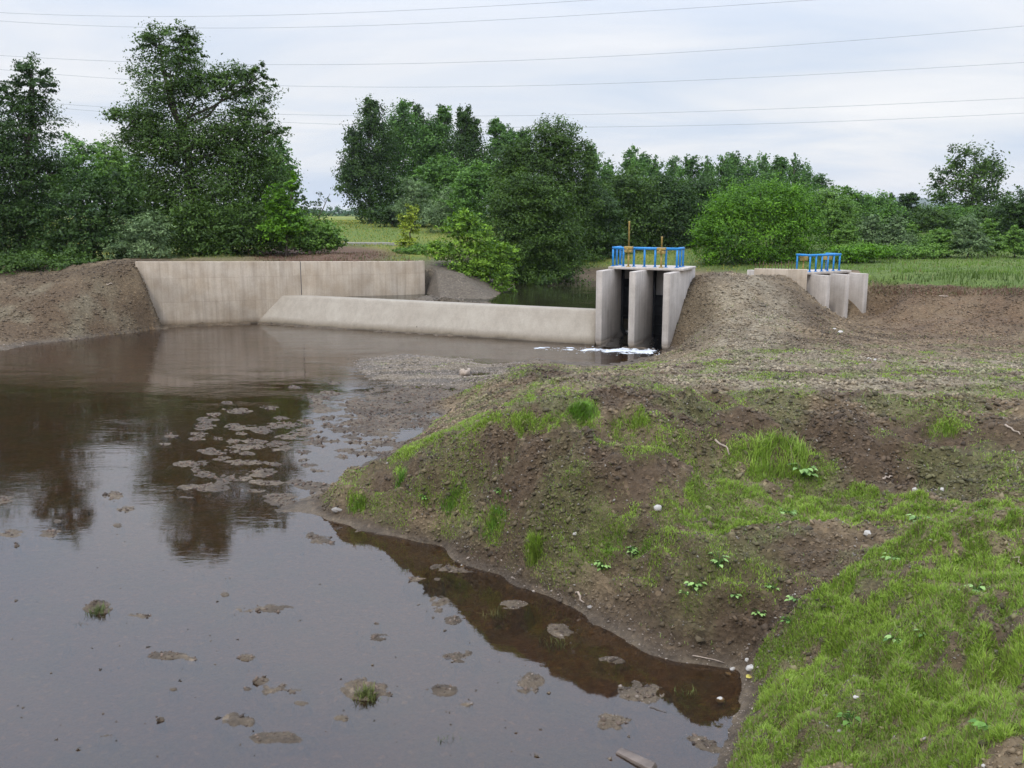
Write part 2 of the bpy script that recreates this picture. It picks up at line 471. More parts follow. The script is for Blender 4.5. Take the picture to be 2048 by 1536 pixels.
# embankment between the two gates
for q, Y in [((1338, 690), 37.0), ((1352, 655), 37.6), ((1370, 603), 38.6), ((1392, 556), 40.0), ((1440, 548), 41.0), ((1520, 552), 42.2), ((1580, 557), 42.6), ((1440, 600), 37.6), ((1440, 650), 34.6), ((1395, 665), 35.2),
             ((1540, 600), 38.0), ((1540, 650), 34.2), ((1600, 585), 40.0), ((1632, 604), 41.2), ((1600, 640), 36.5), ((1655, 650), 37.0), ((1480, 690), 30.8)]:
    cy(*q, Y)
# second channel and its far cut bank
for s_, z_ in ((.4, .15), (1.2, .8), (2.2, 1.75), (3.2, 2.7)):
    q = W1 + E * (.03 + 2 * SP + TK + .35) + U * s_; cw(q[0], q[1], z_)
for q, z in [((1690, 648), .5), ((1662, 632), .62), ((1672, 622), .72), ((1710, 640), .48), ((1740, 640), .5), ((1760, 630), .5), ((1745, 668), .52), ((1900, 682), .55), ((2048, 692), .55), ((1800, 660), .5), ((1950, 640), .85)]: cz(*q, z)
for q, Y in [((1745, 566), 45.5), ((1830, 572), 44.0), ((1920, 576), 42.8), ((2048, 584), 40.8), ((1830, 640), 41.5), ((1920, 640), 39.6), ((2048, 640), 38.6), ((1800, 612), 42.8), ((2048, 606), 39.7), ((1900, 545), 49.0), ((2048, 548), 47.0), ((1760, 545), 51.0)]:
    cy(*q, Y)
# left bank, ground behind the wall
for q, z in [((0, 700), .0), ((100, 684), .0), ((200, 672), .0), ((300, 660), .0)]: cz(*q, z)
for q, Y in [((0, 565), 43.2), ((150, 548), 43.8), ((262, 532), 43.9), ((0, 640), 39.9), ((150, 610), 41.2), ((285, 600), 43.2)]: cy(*q, Y)
for x in (-13.5, -10, -7.5): cw(x, 47.5, 2.85)
for q, Y in [((400, 515), 49.0), ((560, 515), 50.0), ((680, 508), 53.0), ((780, 508), 53.0), ((680, 489), 62.0), ((830, 495), 58.0), ((600, 495), 60.0), ((845, 528), 50.2), ((900, 545), 48.5), ((950, 575), 47.0), ((985, 598), 46.0), ((960, 540), 52.0)]: cy(*q, Y)
for q, z in [((862, 592), 1.4), ((900, 598), 1.35), ((940, 603), 1.32), ((975, 606), 1.27)]: cz(*q, z)
# upstream pond
for x, y, z in [(1, 45.5, .5), (3, 49, .4), (4.5, 54, .4), (2, 57, .6), (5.5, 46, .4), (0, 48, .7), (5, 43, .4), (8, 47, .5), (-6, 46.8, .6), (-3, 44.8, .5), (9, 50, .6), (6, 41, .3), (4.2, 59.5, 1.5), (0.5, 59, 1.7), (9, 57, 1.6), (-1.0, 52, 1.6), (13, 50, 1.9), (13.5, 46, 2.5)]: cw(x, y, z)
for x in (-60, -40, -20, 0, 20, 40, 60):
    cw(x, 72, 3.1 if x < 15 else 2.9); cw(x, 95, 4.2 if x < 15 else 3.9)
for x, y, z in [(-24, 44, 2.3), (-32, 40, 2.2), (-27, 33, -.2), (-40, 30, .6), (-45, 20, 1.5), (-20, 30, -.25), (-16, 20, -.2), (-12, 12, -.15), (-22, 12, -.2), (-8, 6, -.15), (-20, 3, -.1), (-3, 4, -.1), (-1.2, 5.5, -.1), (0, 7.2, -.1),
                (0, 3, 1.6), (0, 0, 3.6), (3, 3.5, 1.7), (1.8, 6.0, .3), (6, 3, 3.0), (6, 6, 2.4), (9, 10, 2.3), (12, 16, 1.7), (16, 24, 1.3), (22, 34, .6), (26, 30, 1.0), (25, 40, 2.1), (30, 50, 2.4), (35, 35, 2.0), (40, 60, 2.5), (-30, 55, 2.6), (-20, 52, 2.7), (20, 58, 2.4), (20, 65, 2.5), (10, 66, 2.4), (-12, 66, 2.75), (15, 5, 3.0), (20, 15, 2.2)]:
    cw(x, y, z)

CPA = np.array(CP)
def _phi(d2): return np.sqrt(d2 + .16)
def fit():
    X = CPA[:, :2]; n = len(X)
    D2 = ((X[:, None] - X[None]) ** 2).sum(-1)
    A = np.zeros((n + 3, n + 3)); A[:n, :n] = _phi(D2) - np.eye(n) * .03
    A[:n, n] = 1; A[:n, n + 1:] = X; A[n, :n] = 1; A[n + 1:, :n] = X.T
    b = np.concatenate([CPA[:, 2], [0, 0, 0]])
    return np.linalg.solve(A, b)
RBF = fit()
def base_h(x, y):
    out = np.empty(len(x))
    for i in range(0, len(x), 40000):
        xs = x[i:i + 40000]; ys = y[i:i + 40000]
        d2 = (xs[:, None] - CPA[None, :, 0]) ** 2 + (ys[:, None] - CPA[None, :, 1]) ** 2
        out[i:i + 40000] = _phi(d2) @ RBF[:-3] + RBF[-3] + RBF[-2] * xs + RBF[-1] * ys
    return out

# mud heaps standing out of the shallows: (px, py, rx, ry, height)
ISL = [(458, 819, 18, 4, 1), (475, 834, 40, 6, 1), (429, 843, 22, 6, 1), (410, 865, 28, 8, 1), (478, 862, 16, 4, 1), (400, 879, 28, 5, 1), (499, 887, 28, 5, 1), (500, 897, 55, 8, 1), (430, 910, 40, 8, .8),
       (553, 857, 48, 6, 1), (523, 865, 25, 9, 1), (380, 939, 38, 10, 1), (483, 932, 42, 8, 1.3), (526, 957, 38, 11, 1.3), (407, 961, 28, 6, .8), (455, 970, 32, 6, .8), (636, 802, 36, 5, 1), (634, 818, 30, 7, 1), (640, 825, 26, 5, 1),
       (662, 794, 14, 3, 1), (658, 841, 34, 6, 1), (679, 864, 18, 5, 1), (660, 854, 20, 4, 1), (634, 881, 38, 6, 1), (709, 888, 24, 5, 1), (699, 904, 18, 5, 1), (730, 911, 24, 5, 1), (682, 921, 20, 7, 1), (607, 909, 18, 5, 1),
       (607, 926, 20, 5, 1), (778, 888, 44, 6, 1), (771, 907, 14, 4, 1), (620, 977, 32, 6, 1), (754, 816, 66, 13, 1.6), (737, 851, 50, 20, 1.6), (791, 844, 72, 10, 1.4), (846, 789, 72, 14, 1.6), (835, 815, 60, 7, 1.2), (227, 1007, 15, 6, 1.3),
       (260, 1038, 17, 6, .9), (410, 991, 34, 6, .9), (562, 1007, 25, 7, 1), (645, 1087, 32, 11, 1.1), (98, 1083, 24, 8, 1), (27, 1085, 28, 7, 1), (8, 1016, 18, 6, 1.1), (289, 1250, 30, 6, .9), (494, 1333, 17, 6, 1), (523, 1380, 14, 7, 1.1),
       (562, 1399, 36, 12, 1.1), (478, 1463, 28, 15, 1.1), (684, 1458, 14, 7, 1.2), (750, 1397, 46, 15, 2.2), (196, 1232, 20, 8, 2.0), (833, 1192, 20, 7, 1), (880, 1243, 19, 13, 1.2), (908, 1271, 17, 7, 1), (918, 1334, 28, 10, 1.1),
       (885, 1401, 28, 10, 1.1), (1057, 1387, 27, 18, 1.5), (1223, 1334, 22, 8, 1.1), (1281, 1407, 40, 22, 1.3), (1226, 1466, 32, 16, 1.1), (1028, 1247, 26, 12, 1.4), (1124, 1288, 28, 10, 1.2), (905, 1161, 38, 13, 1.5), (750, 1295, 26, 6, .9), (670, 1000, 10, 3, 1),
       (530, 1240, 50, 8, .55), (330, 1330, 40, 7, .5), (560, 1500, 60, 12, .5), (1400, 1500, 34, 12, .8)]

HEAPS = [(atz(1205, 985, 1.3), atz(1375, 985, 1.3), .24, .50), (atz(1180, 905, 1.6), atz(1390, 915, 1.55), -.20, .45), (atz(1400, 1085, 1.1), atz(1570, 1085, 1.05), .20, .42),
         (atz(1380, 1040, 1.15), atz(1560, 1030, 1.0), -.12, .35), (atz(960, 880, 1.6), atz(1120, 845, 2.05), .12, .35), (atz(1215, 1090, .85), atz(1230, 1180, .3), -.14, .28), (atz(1370, 1180, .7), atz(1360, 1260, .2), -.14, .25),
         (atz(1600, 1200, .8), atz(1540, 1270, .4), -.12, .30), (atz(1010, 1020, .9), atz(1000, 1090, .4), -.10, .22), (atz(1780, 1150, 1.3), atz(1990, 1080, 1.75), .14, .4)]
_ri = np.random.default_rng(99)
for _ in range(80):
    t_ = _ri.random() ** .8
    cx_ = 880 - 520 * t_ + _ri.normal(0, 45); cy_ = 800 + 150 * t_ + _ri.normal(0, 42)
    if cy_ < 772 or cx_ > 900 - max(0, cy_ - 800) * 1.2: continue
    k_ = _ri.uniform(.5, 1.3) * (.7 + .5 * (cy_ - 780) / 180)
    ISL.append((cx_, cy_, 15 * k_, 3.0 * k_, _ri.uniform(.75, 1.25)))
for _ in range(18):
    cx_, cy_ = _ri.uniform(20, 1150), _ri.uniform(1060, 1520)
    k_ = _ri.uniform(.4, 1.1) * (cy_ - 500) / 700
    ISL.append((cx_, cy_, 10 * k_, 4.5 * k_, _ri.uniform(.55, .95)))
def terrain(x, y):
    """height, and the pixel each point projects to"""
    z = base_h(x, y)
    r = np.hypot(x, y)
    far = sstep(70, 110, r)
    z = z * (1 - far) + (4.25 + .15 * fbm(x, y, 40, 2, 91)) * far
    # the wall retains the ground behind it; in front is river, then pond
    t = (x - A0[0]) * wd[0] + (y - A0[1]) * wd[1]
    n = (x - A0[0]) * wn[0] + (y - A0[1]) * wn[1]
    lim = np.clip(3.1 * (T_LB - t) / (T_LB - T_L), 0, 9) + .02 + .05 * np.clip(.8 - n, 0, 1)
    inwall = (t > T_L - .4) & (t < T_R + 1.7)
    fr = inwall & (n > -.2 - .55 * np.clip(t - T_R, 0, 1.2)) & (n < 2.6)
    up = (x - W0[0]) * U[0] + (y - W0[1]) * U[1]       # distance upstream of the weir toe
    al = (x - W0[0]) * E[0] + (y - W0[1]) * E[1]
    z = np.where(fr & (up < .5), np.minimum(z, lim), z)
    z = np.where(fr & (up >= .5), np.minimum(z, .9 + np.clip(t - T_R - 1.05, 0, 2) * 2.2), z)
    bh = inwall & (t < T_R + .3) & (n <= -.2 - .55 * np.clip(t - T_R, 0, 1.2)) & (n > -4.5)
    z = np.where(bh, np.maximum(z, 2.70), z)
    # weir footing: no ground poking over weir or apron
    z = np.where((al > 0) & (al < 20) & (up > -.2) & (up < 2.2), np.minimum(z, .25), z)
    z = np.where((t > T_LB + .4) & (al < 17.2) & (up < .2) & (up > -5.5) & (n > -.2), np.minimum(z, -.06 - .04 * np.clip(-up, 0, 3)), z)
    led = .07 * fbm(x, y, .7, 3, 93)
    z = np.where((t > T_LB - .3) & (t < -.2) & (n > 0) & (n < 1.2), np.maximum(z, .10 - .22 * n + led), z)
    z = np.where((al > .3) & (al < 12) & (up > -1.0) & (up < .15), np.maximum(z, .03 + .16 * up + led * .8), z)
    # bays of the first gate
    ga = (x - W1[0]) * E[0] + (y - W1[1]) * E[1]; gu = (x - W1[0]) * U[0] + (y - W1[1]) * U[1]
    z = np.where((ga > -.1) & (ga < 2.95) & (gu > -.1) & (gu < 3.4), np.minimum(z, -.2), z)
    land = sstep(.02, .35, z) * (1 - sstep(70, 100, r))
    dug = land * (1 - sstep(15.5, 18.5, y))
    ter = .30 + .10 * fbm(x, y, 2.6, 2, 95)
    z = z + dug * .075 * np.sin(2 * math.pi * z / ter + 2.2 * fbm(x, y, 1.4, 2, 96)) * sstep(-.2, .4, fbm(x, y, 2.1, 2, 97) + .1)
    z = z + dug * .07 * (fbm(x + .3 * y, y * .35, .75, 3, 98, ridged=True) - .4) * (x < 6)
    px, py = proj(x, y, z)
    # spoil heaps tipped side by side along the bank
    for (a_, b_, am, sg_) in HEAPS:
        dx_, dy_ = b_[0] - a_[0], b_[1] - a_[1]
        tt_ = np.clip(((x - a_[0]) * dx_ + (y - a_[1]) * dy_) / (dx_ * dx_ + dy_ * dy_), 0, 1)
        d_ = np.hypot(x - a_[0] - tt_ * dx_, y - a_[1] - tt_ * dy_)
        z = z + am * np.exp(-(d_ / sg_) ** 2) * land
    # roughness of dug soil
    rough = .55 + .45 * sstep(-.3, .5, fbm(x, y, 3.5, 2, 5))
    z = z + land * (1 - sstep(16, 19, y)) * (.17 * fbm(x, y, 1.9, 3, 13, ridged=True) - .06)
    z = z + land * rough * (.10 * fbm(x, y, 1.1, 3, 11) + .06 * fbm(x, y, .32, 3, 21) * (1 - sstep(30, 60, r)) + .032 * fbm(x, y, .11, 2, 31) * (1 - sstep(18, 36, r)))
    # tyre and blade ridges on the plateau
    pl = sstep(17.5, 20, y) * (1 - sstep(27, 31, y)) * sstep(1, 4, x)
    z = z + pl * .05 * np.sin((y * .93 + x * .12 + .6 * fbm(x, y, 4, 2, 77)) * 4.2) * (.4 + .6 * sstep(-.2, .3, fbm(x, y, 3, 2, 78)))
    # bed and mud heaps
    bed = 1 - sstep(-.02, .12, z)
    z = z + bed * (.040 * fbm(x, y, 1.6, 3, 41) + .022 * fbm(x, y, .3, 3, 42))
    flats = bed * np.exp(-(((px - 760) / 190) ** 2 + ((py - 850) / 85) ** 2))
    z = z + flats * (.105 * fbm(x * .5, y * 1.4, .9, 4, 43) - .052)
    add = np.zeros_like(z)
    isl = np.zeros_like(z)
    nz = .45 * fbm(x, y, .55, 3, 51) + .45 * fbm(x, y, .16, 3, 52)
    for (cx, cyy, rx, ry, h) in ISL:
        if cyy > 1040 and h < 2: rx, ry = rx * .74, ry * .78
        if cyy < 970 and cx < 720 and rx > 17: rx, ry = rx * .55, ry * .62
        sel = (np.abs(px - cx) < 2.5 * rx) & (np.abs(py - cyy) < 2.5 * ry) & (z < .1)
        if not sel.any(): continue
        e = np.sqrt(((px[sel] - cx) / rx) ** 2 + ((py[sel] - cyy) / ry) ** 2)
        zz = z[sel]
        top = .024 * h * (.95 - e * .75 + nz[sel] * 1.7)
        top = np.maximum(top, -.028 - .02 * np.clip(e - 1, 0, 2))
        b = np.where(e < 2.4, top * (1 - sstep(1.5, 2.4, e)) + zz * sstep(1.5, 2.4, e), zz)
        z[sel] = np.maximum(zz, b)
        isl[sel] = np.maximum(isl[sel], 1 - sstep(.7, 1.5, e))
    return z, px, py, isl

def grid():
    az = np.concatenate([np.linspace(-85, -37, 36)[:-1], np.linspace(-37, 37, 980), np.linspace(37, 85, 36)[1:]])
    az = np.radians(az)
    r = np.concatenate([np.geomspace(1.0, 5.0, 40)[:-1], np.geomspace(5.0, 72, 860), np.geomspace(72, 4000, 60)[1:]])
    R, A = np.meshgrid(r, az, indexing='ij')
    return (R * np.sin(A)).ravel(), (R * np.cos(A)).ravel(), len(r), len(az)
gx, gy, nr, na = grid()
gz, gpx, gpy, gis = terrain(gx, gy)

# fast lookup of the built surface
_r = np.concatenate([np.geomspace(1.0, 5.0, 40)[:-1], np.geomspace(5.0, 72, 860), np.geomspace(72, 4000, 60)[1:]])
_a = np.radians(np.concatenate([np.linspace(-85, -37, 36)[:-1], np.linspace(-37, 37, 980), np.linspace(37, 85, 36)[1:]]))
GZ = gz.reshape(nr, na)
def ground_z(x, y):
    x = np.atleast_1d(np.asarray(x, float)); y = np.atleast_1d(np.asarray(y, float))
    fr = np.interp(np.hypot(x, y), _r, np.arange(nr)); fa = np.interp(np.arctan2(x, y), _a, np.arange(na))
    i = np.clip(fr.astype(int), 0, nr - 2); j = np.clip(fa.astype(int), 0, na - 2)
    u = fr - i; v = fa - j
    return (GZ[i, j] * (1 - u) * (1 - v) + GZ[i + 1, j] * u * (1 - v) + GZ[i, j + 1] * (1 - u) * v + GZ[i + 1, j + 1] * u * v)
def hit(px, py):
    """first ground point along the line of sight of a photo pixel"""
    d = ray(px, py)
    k = np.geomspace(4, 200, 6000) / d[1]
    x, y, z = d[0] * k, d[1] * k, H + d[2] * k
    g = np.maximum(ground_z(x, y), -.05)
    b = np.nonzero(z < g)[0]
    i = b[0] if len(b) else -1
    return np.array([x[i], y[i], g[i]])

# ---- what grows and lies where (in metres on the ground, read off the photograph)
def ell(px, py, cx, cy_, rx, ry): return 1 - sstep(.55, 1.15, np.sqrt(((px - cx) / rx) ** 2 + ((py - cy_) / ry) ** 2))
def inpoly(px, py, poly):
    c = np.zeros(len(px), bool); j = len(poly) - 1
    for i in range(len(poly)):
        xi, yi = poly[i]; xj, yj = poly[j]
        if yi != yj:
            c ^= ((yi > py) != (yj > py)) & (px < (xj - xi) * (py - yi) / (yj - yi) + xi)
        j = i
    return c
BANK = [(1455, 1545), (1490, 1400), (1510, 1320), (1540, 1265), (1590, 1215), (1650, 1180), (1760, 1130), (1830, 1060), (1700, 1060), (1560, 1075), (1420, 1090), (1360, 1060), (1370, 1000), (1440, 965), (1600, 950), (1690, 985), (1800, 1015), (1930, 1015), (2060, 985), (2600, 930), (4200, 900), (4200, 3400), (1440, 3400)]
TUFT = [(1165, 828, 34, 22, 1.0), (1260, 848, 48, 20, .8), (1330, 880, 50, 26, .6), (1340, 930, 100, 34, .65), (1440, 935, 60, 40, .4), (1545, 925, 95, 45, .9), (1610, 945, 60, 35, .7), (1890, 869, 46, 13, .9), (1810, 845, 30, 8, .5), (1985, 828, 40, 8, .5),
        (715, 1008, 20, 18, .9), (800, 955, 14, 22, .8), (945, 952, 34, 24, .7), (905, 1005, 36, 26, .8), (985, 1038, 36, 22, .8), (930, 1030, 24, 20, .7), (850, 1000, 24, 24, .5), (760, 1010, 30, 24, .4), (1068, 1100, 18, 28, .9), (1150, 985, 34, 36, .5),
        (1255, 1095, 60, 34, .9), (1200, 1075, 60, 40, .5), (1170, 1130, 40, 30, .5), (1330, 1140, 60, 30, .5), (1280, 1170, 50, 30, .5), (1240, 1045, 40, 26, .5), (1420, 1190, 70, 40, .35), (1500, 1180, 60, 40, .35), (1010, 1075, 40, 20, .5), (1110, 1040, 60, 40, .35), (1350, 1060, 50, 60, .5), (1250, 920, 60, 26, .45),
        (1300, 785, 90, 8, .4), (1140, 780, 60, 8, .35), (1580, 755, 120, 8, .3), (1450, 800, 160, 10, .25), (1900, 745, 120, 8, .25), (1270, 730, 60, 6, .4), (1140, 727, 50, 5, .5), (1600, 705, 60, 5, .2)]
STREAK = [((820, 905), (1060, 800), 15, 1.0), ((900, 893), (1130, 838), 12, .9), ((780, 925), (860, 885), 10, .7), ((1040, 800), (1075, 775), 12, .5), ((1000, 745), (930, 810), 7, .3)]
def green_mask(x, y, z, px, py):
    g = np.zeros(len(px))
    b = inpoly(px, py, BANK).astype(float)
    b *= sstep(-.80, .12, fbm(x, y, .55, 4, 61, .75) + .35 * fbm(x, y, 2.2, 2, 62) + .02)
    b *= np.where(inpoly(px, py, [(1420, 1090), (1830, 1060), (1650, 1180), (1540, 1265), (1400, 1300)]), .4, 1)
    g = np.maximum(g, b * .95)
    tn = sstep(-.35, .35, fbm(x, y, .45, 3, 67))
    for cx, cy_, rx, ry, s in TUFT: g = np.maximum(g, ell(px, py, cx, cy_, rx * 1.25, ry * 1.25) * s * (.25 + .75 * tn))
    for (a, c, w, s) in STREAK:
        ax, ay = a; bx, by = c
        t = np.clip(((px - ax) * (bx - ax) + (py - ay) * (by - ay)) / ((bx - ax) ** 2 + (by - ay) ** 2), 0, 1)
        d = np.hypot(px - ax - t * (bx - ax), py - ay - t * (by - ay))
        g = np.maximum(g, s * (1 - sstep(.35 * w, 1.1 * w, d)) * (.4 + .6 * tn))
    pl = ((py > 700) & (py < 1180) & (px > 640)).astype(float) * sstep(.0, .6, fbm(x, y, 1.6, 3, 63)) * .28
    g = np.maximum(g, pl)
    return g * sstep(.05, .16, z) * (1 - sstep(36, 40, y))

def colours(x, y, z, px, py, isl):
    n = len(x)
    c3 = lambda a: np.array(a)[None, :]
    def mix(a, b, t): return a * (1 - t[:, None]) + b * t[:, None]
    f1 = sstep(-.5, .5, fbm(x, y, 2.5, 4, 71)); f2 = sstep(-.4, .5, fbm(x, y, .7, 3, 73))
    col = mix(np.repeat(c3((.094, .064, .043)), n, 0), np.repeat(c3((.175, .125, .085)), n, 0), f1)
    # pale trodden gravel on the plateau and ramp
    road = ell(px, py, 1480, 640, 130, 110) * .8
    road = np.maximum(road, ell(px, py, 1750, 745, 560, 62) * .85)
    road = np.maximum(road, ell(px, py, 1250, 760, 200, 40) * .35)
    road = np.maximum(road, ell(px, py, 1500, 600, 70, 70) * .8)
    col = mix(col, c3((.245, .200, .158)), road * (.55 + .45 * f2))
    # darker furrows left by the digger across the plateau
    fu = sstep(.05, .55, fbm(x * .22 + y * .05, y * 1.25 - x * .1, 1.5, 3, 89)) * (y > 15.5) * (y < 30) * (x > 0)
    col = mix(col, c3((.085, .055, .038)), fu * .7)
    # dark turned soil
    dk = np.zeros(n)
    for q in [(1500, 850, 200, 40), (1750, 900, 330, 75), (1500, 885, 180, 30), (1150, 950, 320, 110), (900, 960, 230, 90), (1150, 1080, 260, 70), (1430, 1240, 180, 60), (1900, 960, 200, 50), (1080, 745, 60, 20), (1200, 800, 200, 20)]:
        dk = np.maximum(dk, ell(px, py, *q))
    col = mix(col, c3((.072, .046, .031)), dk * .85)
    # rusty clay in the second channel
    rd = np.maximum(ell(px, py, 1900, 625, 230, 60), ell(px, py, 1880, 700, 260, 25) * .7)
    col = mix(col, c3((.135, .083, .054)), rd * .75 * (.6 + .4 * f2))
    dkl = ell(px, py, 1390, 640, 55, 75) * .6
    col = mix(col, c3((.105, .075, .050)), dkl)
    # left bank
    lb = ell(px, py, 130, 630, 260, 80)
    col = mix(col, mix(np.repeat(c3((.100, .066, .044)), n, 0), np.repeat(c3((.150, .118, .086)), n, 0), sstep(-.2, .6, fbm(x, y, 1.8, 4, 75))), lb)
    # mound behind the wall
    mb = ell(px, py, 910, 570, 120, 70); col = mix(col, c3((.125, .100, .086)), mb)
    mr_ = ell(px, py, 640, 508, 180, 22); col = mix(col, c3((.120, .070, .050)), mr_)
    # wet margin and river bed
    wet = 1 - sstep(.03, .16, z)
    mud = mix(np.repeat(c3((.112, .082, .062)), n, 0), np.repeat(c3((.062, .044, .034)), n, 0), f2)
    col = mix(col, mud, wet * .85)
    gb = ell(px, py, 860, 735, 200, 40)
    gr = mix(np.repeat(c3((.190, .150, .118)), n, 0), np.repeat(c3((.105, .086, .076)), n, 0), sstep(-.15, .3, fbm(x * .35, y * 1.7, 1.2, 3, 79)))
    col = mix(col, gr, gb * sstep(-.04, .03, z))
    under = 1 - sstep(-.05, .005, z)
    alg = sstep(-.1, .6, fbm(x, y, .9, 3, 81))
    bedc = mix(np.repeat(c3((.125, .072, .032)), n, 0), np.repeat(c3((.085, .070, .018)), n, 0), alg * .6)
    col = mix(col, bedc, under)
    shallow = under * sstep(-.075, -.02, z)
    col = mix(col, c3((.190, .140, .105)), shallow * .75)
    # turf and meadow
    damp = sstep(.03, .08, z) * (1 - sstep(.12, .45, z + .12 * fbm(x, y, .8, 3, 87))) * (y < 20)
    col = mix(col, c3((.062, .042, .030)), damp * .75)
    # thin sprouting green over much of the bare soil
    spr = ((px > 640) & (py > 690)).astype(float) * np.where((py > 850) & (px < 1420), .45, 1) * sstep(-.1, .55, fbm(x, y, 1.3, 4, 65)) * sstep(.15, .4, z) * (y < 36)
    col = mix(col, c3((.115, .130, .050)), spr * .38)
    g = green_mask(x, y, z, px, py)
    col = mix(col, mix(np.repeat(c3((.085, .100, .030)), n, 0), np.repeat(c3((.130, .150, .050)), n, 0), f2), g * .65)
    md = sstep(47, 52, y) * sstep(1.7, 2.1, z)
    md = np.maximum(md, inpoly(px, py, [(1735, 566), (2400, 592), (2400, 440), (1690, 500)]).astype(float) * (y > 38) * sstep(1.7, 2.1, z))
    md = md * (1 - np.clip(mr_ + mb, 0, 1))
    mead = mix(np.repeat(c3((.110, .150, .030)), n, 0), np.repeat(c3((.220, .220, .045)), n, 0), sstep(-.3, .5, fbm(x * .35, y, 6, 3, 83)))
    mead = mix(mead, np.repeat(c3((.085, .125, .030)), n, 0), sstep(8, 14, x) * .85)
    col = mix(col, mead, md)
    spots = sstep(.55, .8, fbm(x, y, .5, 2, 85))
    return np.clip(col * np.array((.97, 1.0, .88)), .01, .6), wet, g, md

gcol, gwet, ggreen, gmead = colours(gx, gy, gz, gpx, gpy, gis)
ii = np.arange(nr - 1)[:, None] * na + np.arange(na - 1)[None, :]
quads = np.stack([ii, ii + 1, ii + na + 1, ii + na], -1).reshape(-1, 4)[:, ::-1]
ground = mesh_obj('ground', np.stack([gx, gy, gz], 1), quads, M['ground'], smooth=True,
                  attrs={'gcol': ('FLOAT_COLOR', 'POINT', gcol), 'wet': ('FLOAT', 'POINT', gwet)})
tag(ground, 'brown soil river banks with muddy bed and gravel flats', 'ground', kind='structure')

# ------------------------------------------------------------------ water
def sheet(name, poly, z, mat):
    return mesh_obj(name, [(x, y, z) for x, y in poly], [tuple(range(len(poly)))], mat)
w0 = W0 + U * .25; w1 = W1 + U * .25
wall_l = A0 + wd * (T_L - 30)
river = sheet('water', [(-90, 1.0), (3.2, 1.0), (5.5, 20), (7.2, 36.0), tuple((W1 + E * 3.2 + U * 2.6)[:2]), tuple((W1 + U * 2.6)[:2]), tuple(w1[:2]), tuple(w0[:2]), (-90, 50)], 0.0, M['water'])
tag(river, 'shallow brown river below the weir mirroring sky and trees', 'river', kind='structure')
pa = W0 + U * 1.4; pb = W1 + U * 1.4
pond = sheet('pond_water', [tuple((pa - E * 2)[:2]), tuple(pb[:2]), tuple((W1 + U * 2.9)[:2]), tuple((W1 + U * 2.9 + E * 3)[:2]), (16, 50), (16, 62), (-12, 62)], 1.2, M['pond'])
tag(pond, 'dark still pond held back behind the weir', 'pond', kind='structure')

# ------------------------------------------------------------------ weir
prof = [(0, -.6), (.0, .02), (.28, .42), (.58, .86), (.85, 1.26), (.89, 1.315), (.95, 1.34), (1.12, 1.345), (1.55, 1.345), (1.62, 1.32), (1.9, 1.0), (2.1, .2), (2.1, -.6)]
nseg = 40
vs = []; fs = []
L_w = 17.95
for i in range(nseg + 1):
    s = -2.4 + (L_w + 2.4 + .0) * i / nseg
    for (u, z) in prof:
        wob = .012 * math.sin(i * 1.7 + u * 3)
        q = W0 + E * s + U * (u + wob) + Z * z
        vs.append(q)
k = len(prof)
for i in range(nseg):
    for j in range(k):
        jj = (j + 1) % k
        fs.append((i * k + j, (i + 1) * k + j, (i + 1) * k + jj, i * k + jj))
fs.append(tuple(range(k))); fs.append(tuple(nseg * k + j for j in range(k - 1, -1, -1)))
weir = mesh_obj('weir', vs, fs, M['weir'], smooth=False)
tag(weir, 'long low beige concrete weir with a rounded crest crossing the river', 'weir')

# ------------------------------------------------------------------ long retaining wall on the far bank
rw = empty('retaining_wall', A0)
tag(rw, 'tall beige concrete retaining wall with shutter marks at the far end of the weir', 'wall')
def wp(t, n): q = A0 + wd * t + wn * n; return (q[0], q[1])
mb_ = MB()
TJ = wall_t(603)
def wall_block(mb, t0, t1, top, cut=0.0):
    p = [np.array([*wp(t0 + cut, 0), -.6]), np.array([*wp(t1, 0), -.6]), np.array([*wp(t1, -.45), -.6]), np.array([*wp(t0 + cut, -.45), -.6]),
         np.array([*wp(t0, 0), top]), np.array([*wp(t1, 0), top]), np.array([*wp(t1, -.35), top]), np.array([*wp(t0, -.35), top])]
    mb.hexa(p)
# left block with its slanted end (photo outline), then the block past the joint
TL0 = T_L
poly = [(TL0, 3.12), (TL0 + .02, 2.55), (TL0 + .28, 1.85), (TL0 + .62, 1.05), (T_LB - .2, .35), (T_LB + .1, -.6), (TJ - .006, -.6), (TJ - .006, 3.0)]
vs = []
for d in (0, -.4):
    for t, z in poly: vs.append((*wp(t, d), z))
npz = len(poly)
fs = [tuple(range(npz - 1, -1, -1)), tuple(range(npz, 2 * npz))] + [(i, (i + 1) % npz, npz + (i + 1) % npz, npz + i) for i in range(npz)]
mb_.add(vs, fs)
mb_.build('wall_block', M['wall'], rw, bevel=.015)
mb_ = MB()
mb_.hexa([np.array([*wp(TJ + .006, 0), -.6]), np.array([*wp(T_R, 0), -.6]), np.array([*wp(T_R, -.4), -.6]), np.array([*wp(TJ + .006, -.4), -.6]),
          np.array([*wp(TJ + .006, 0), 3.0]), np.array([*wp(T_R, 0), 2.93]), np.array([*wp(T_R, -.4), 2.93]), np.array([*wp(TJ + .006, -.4), 3.0])])
mb_.build('wall_block', M['wall'], rw, bevel=.015)
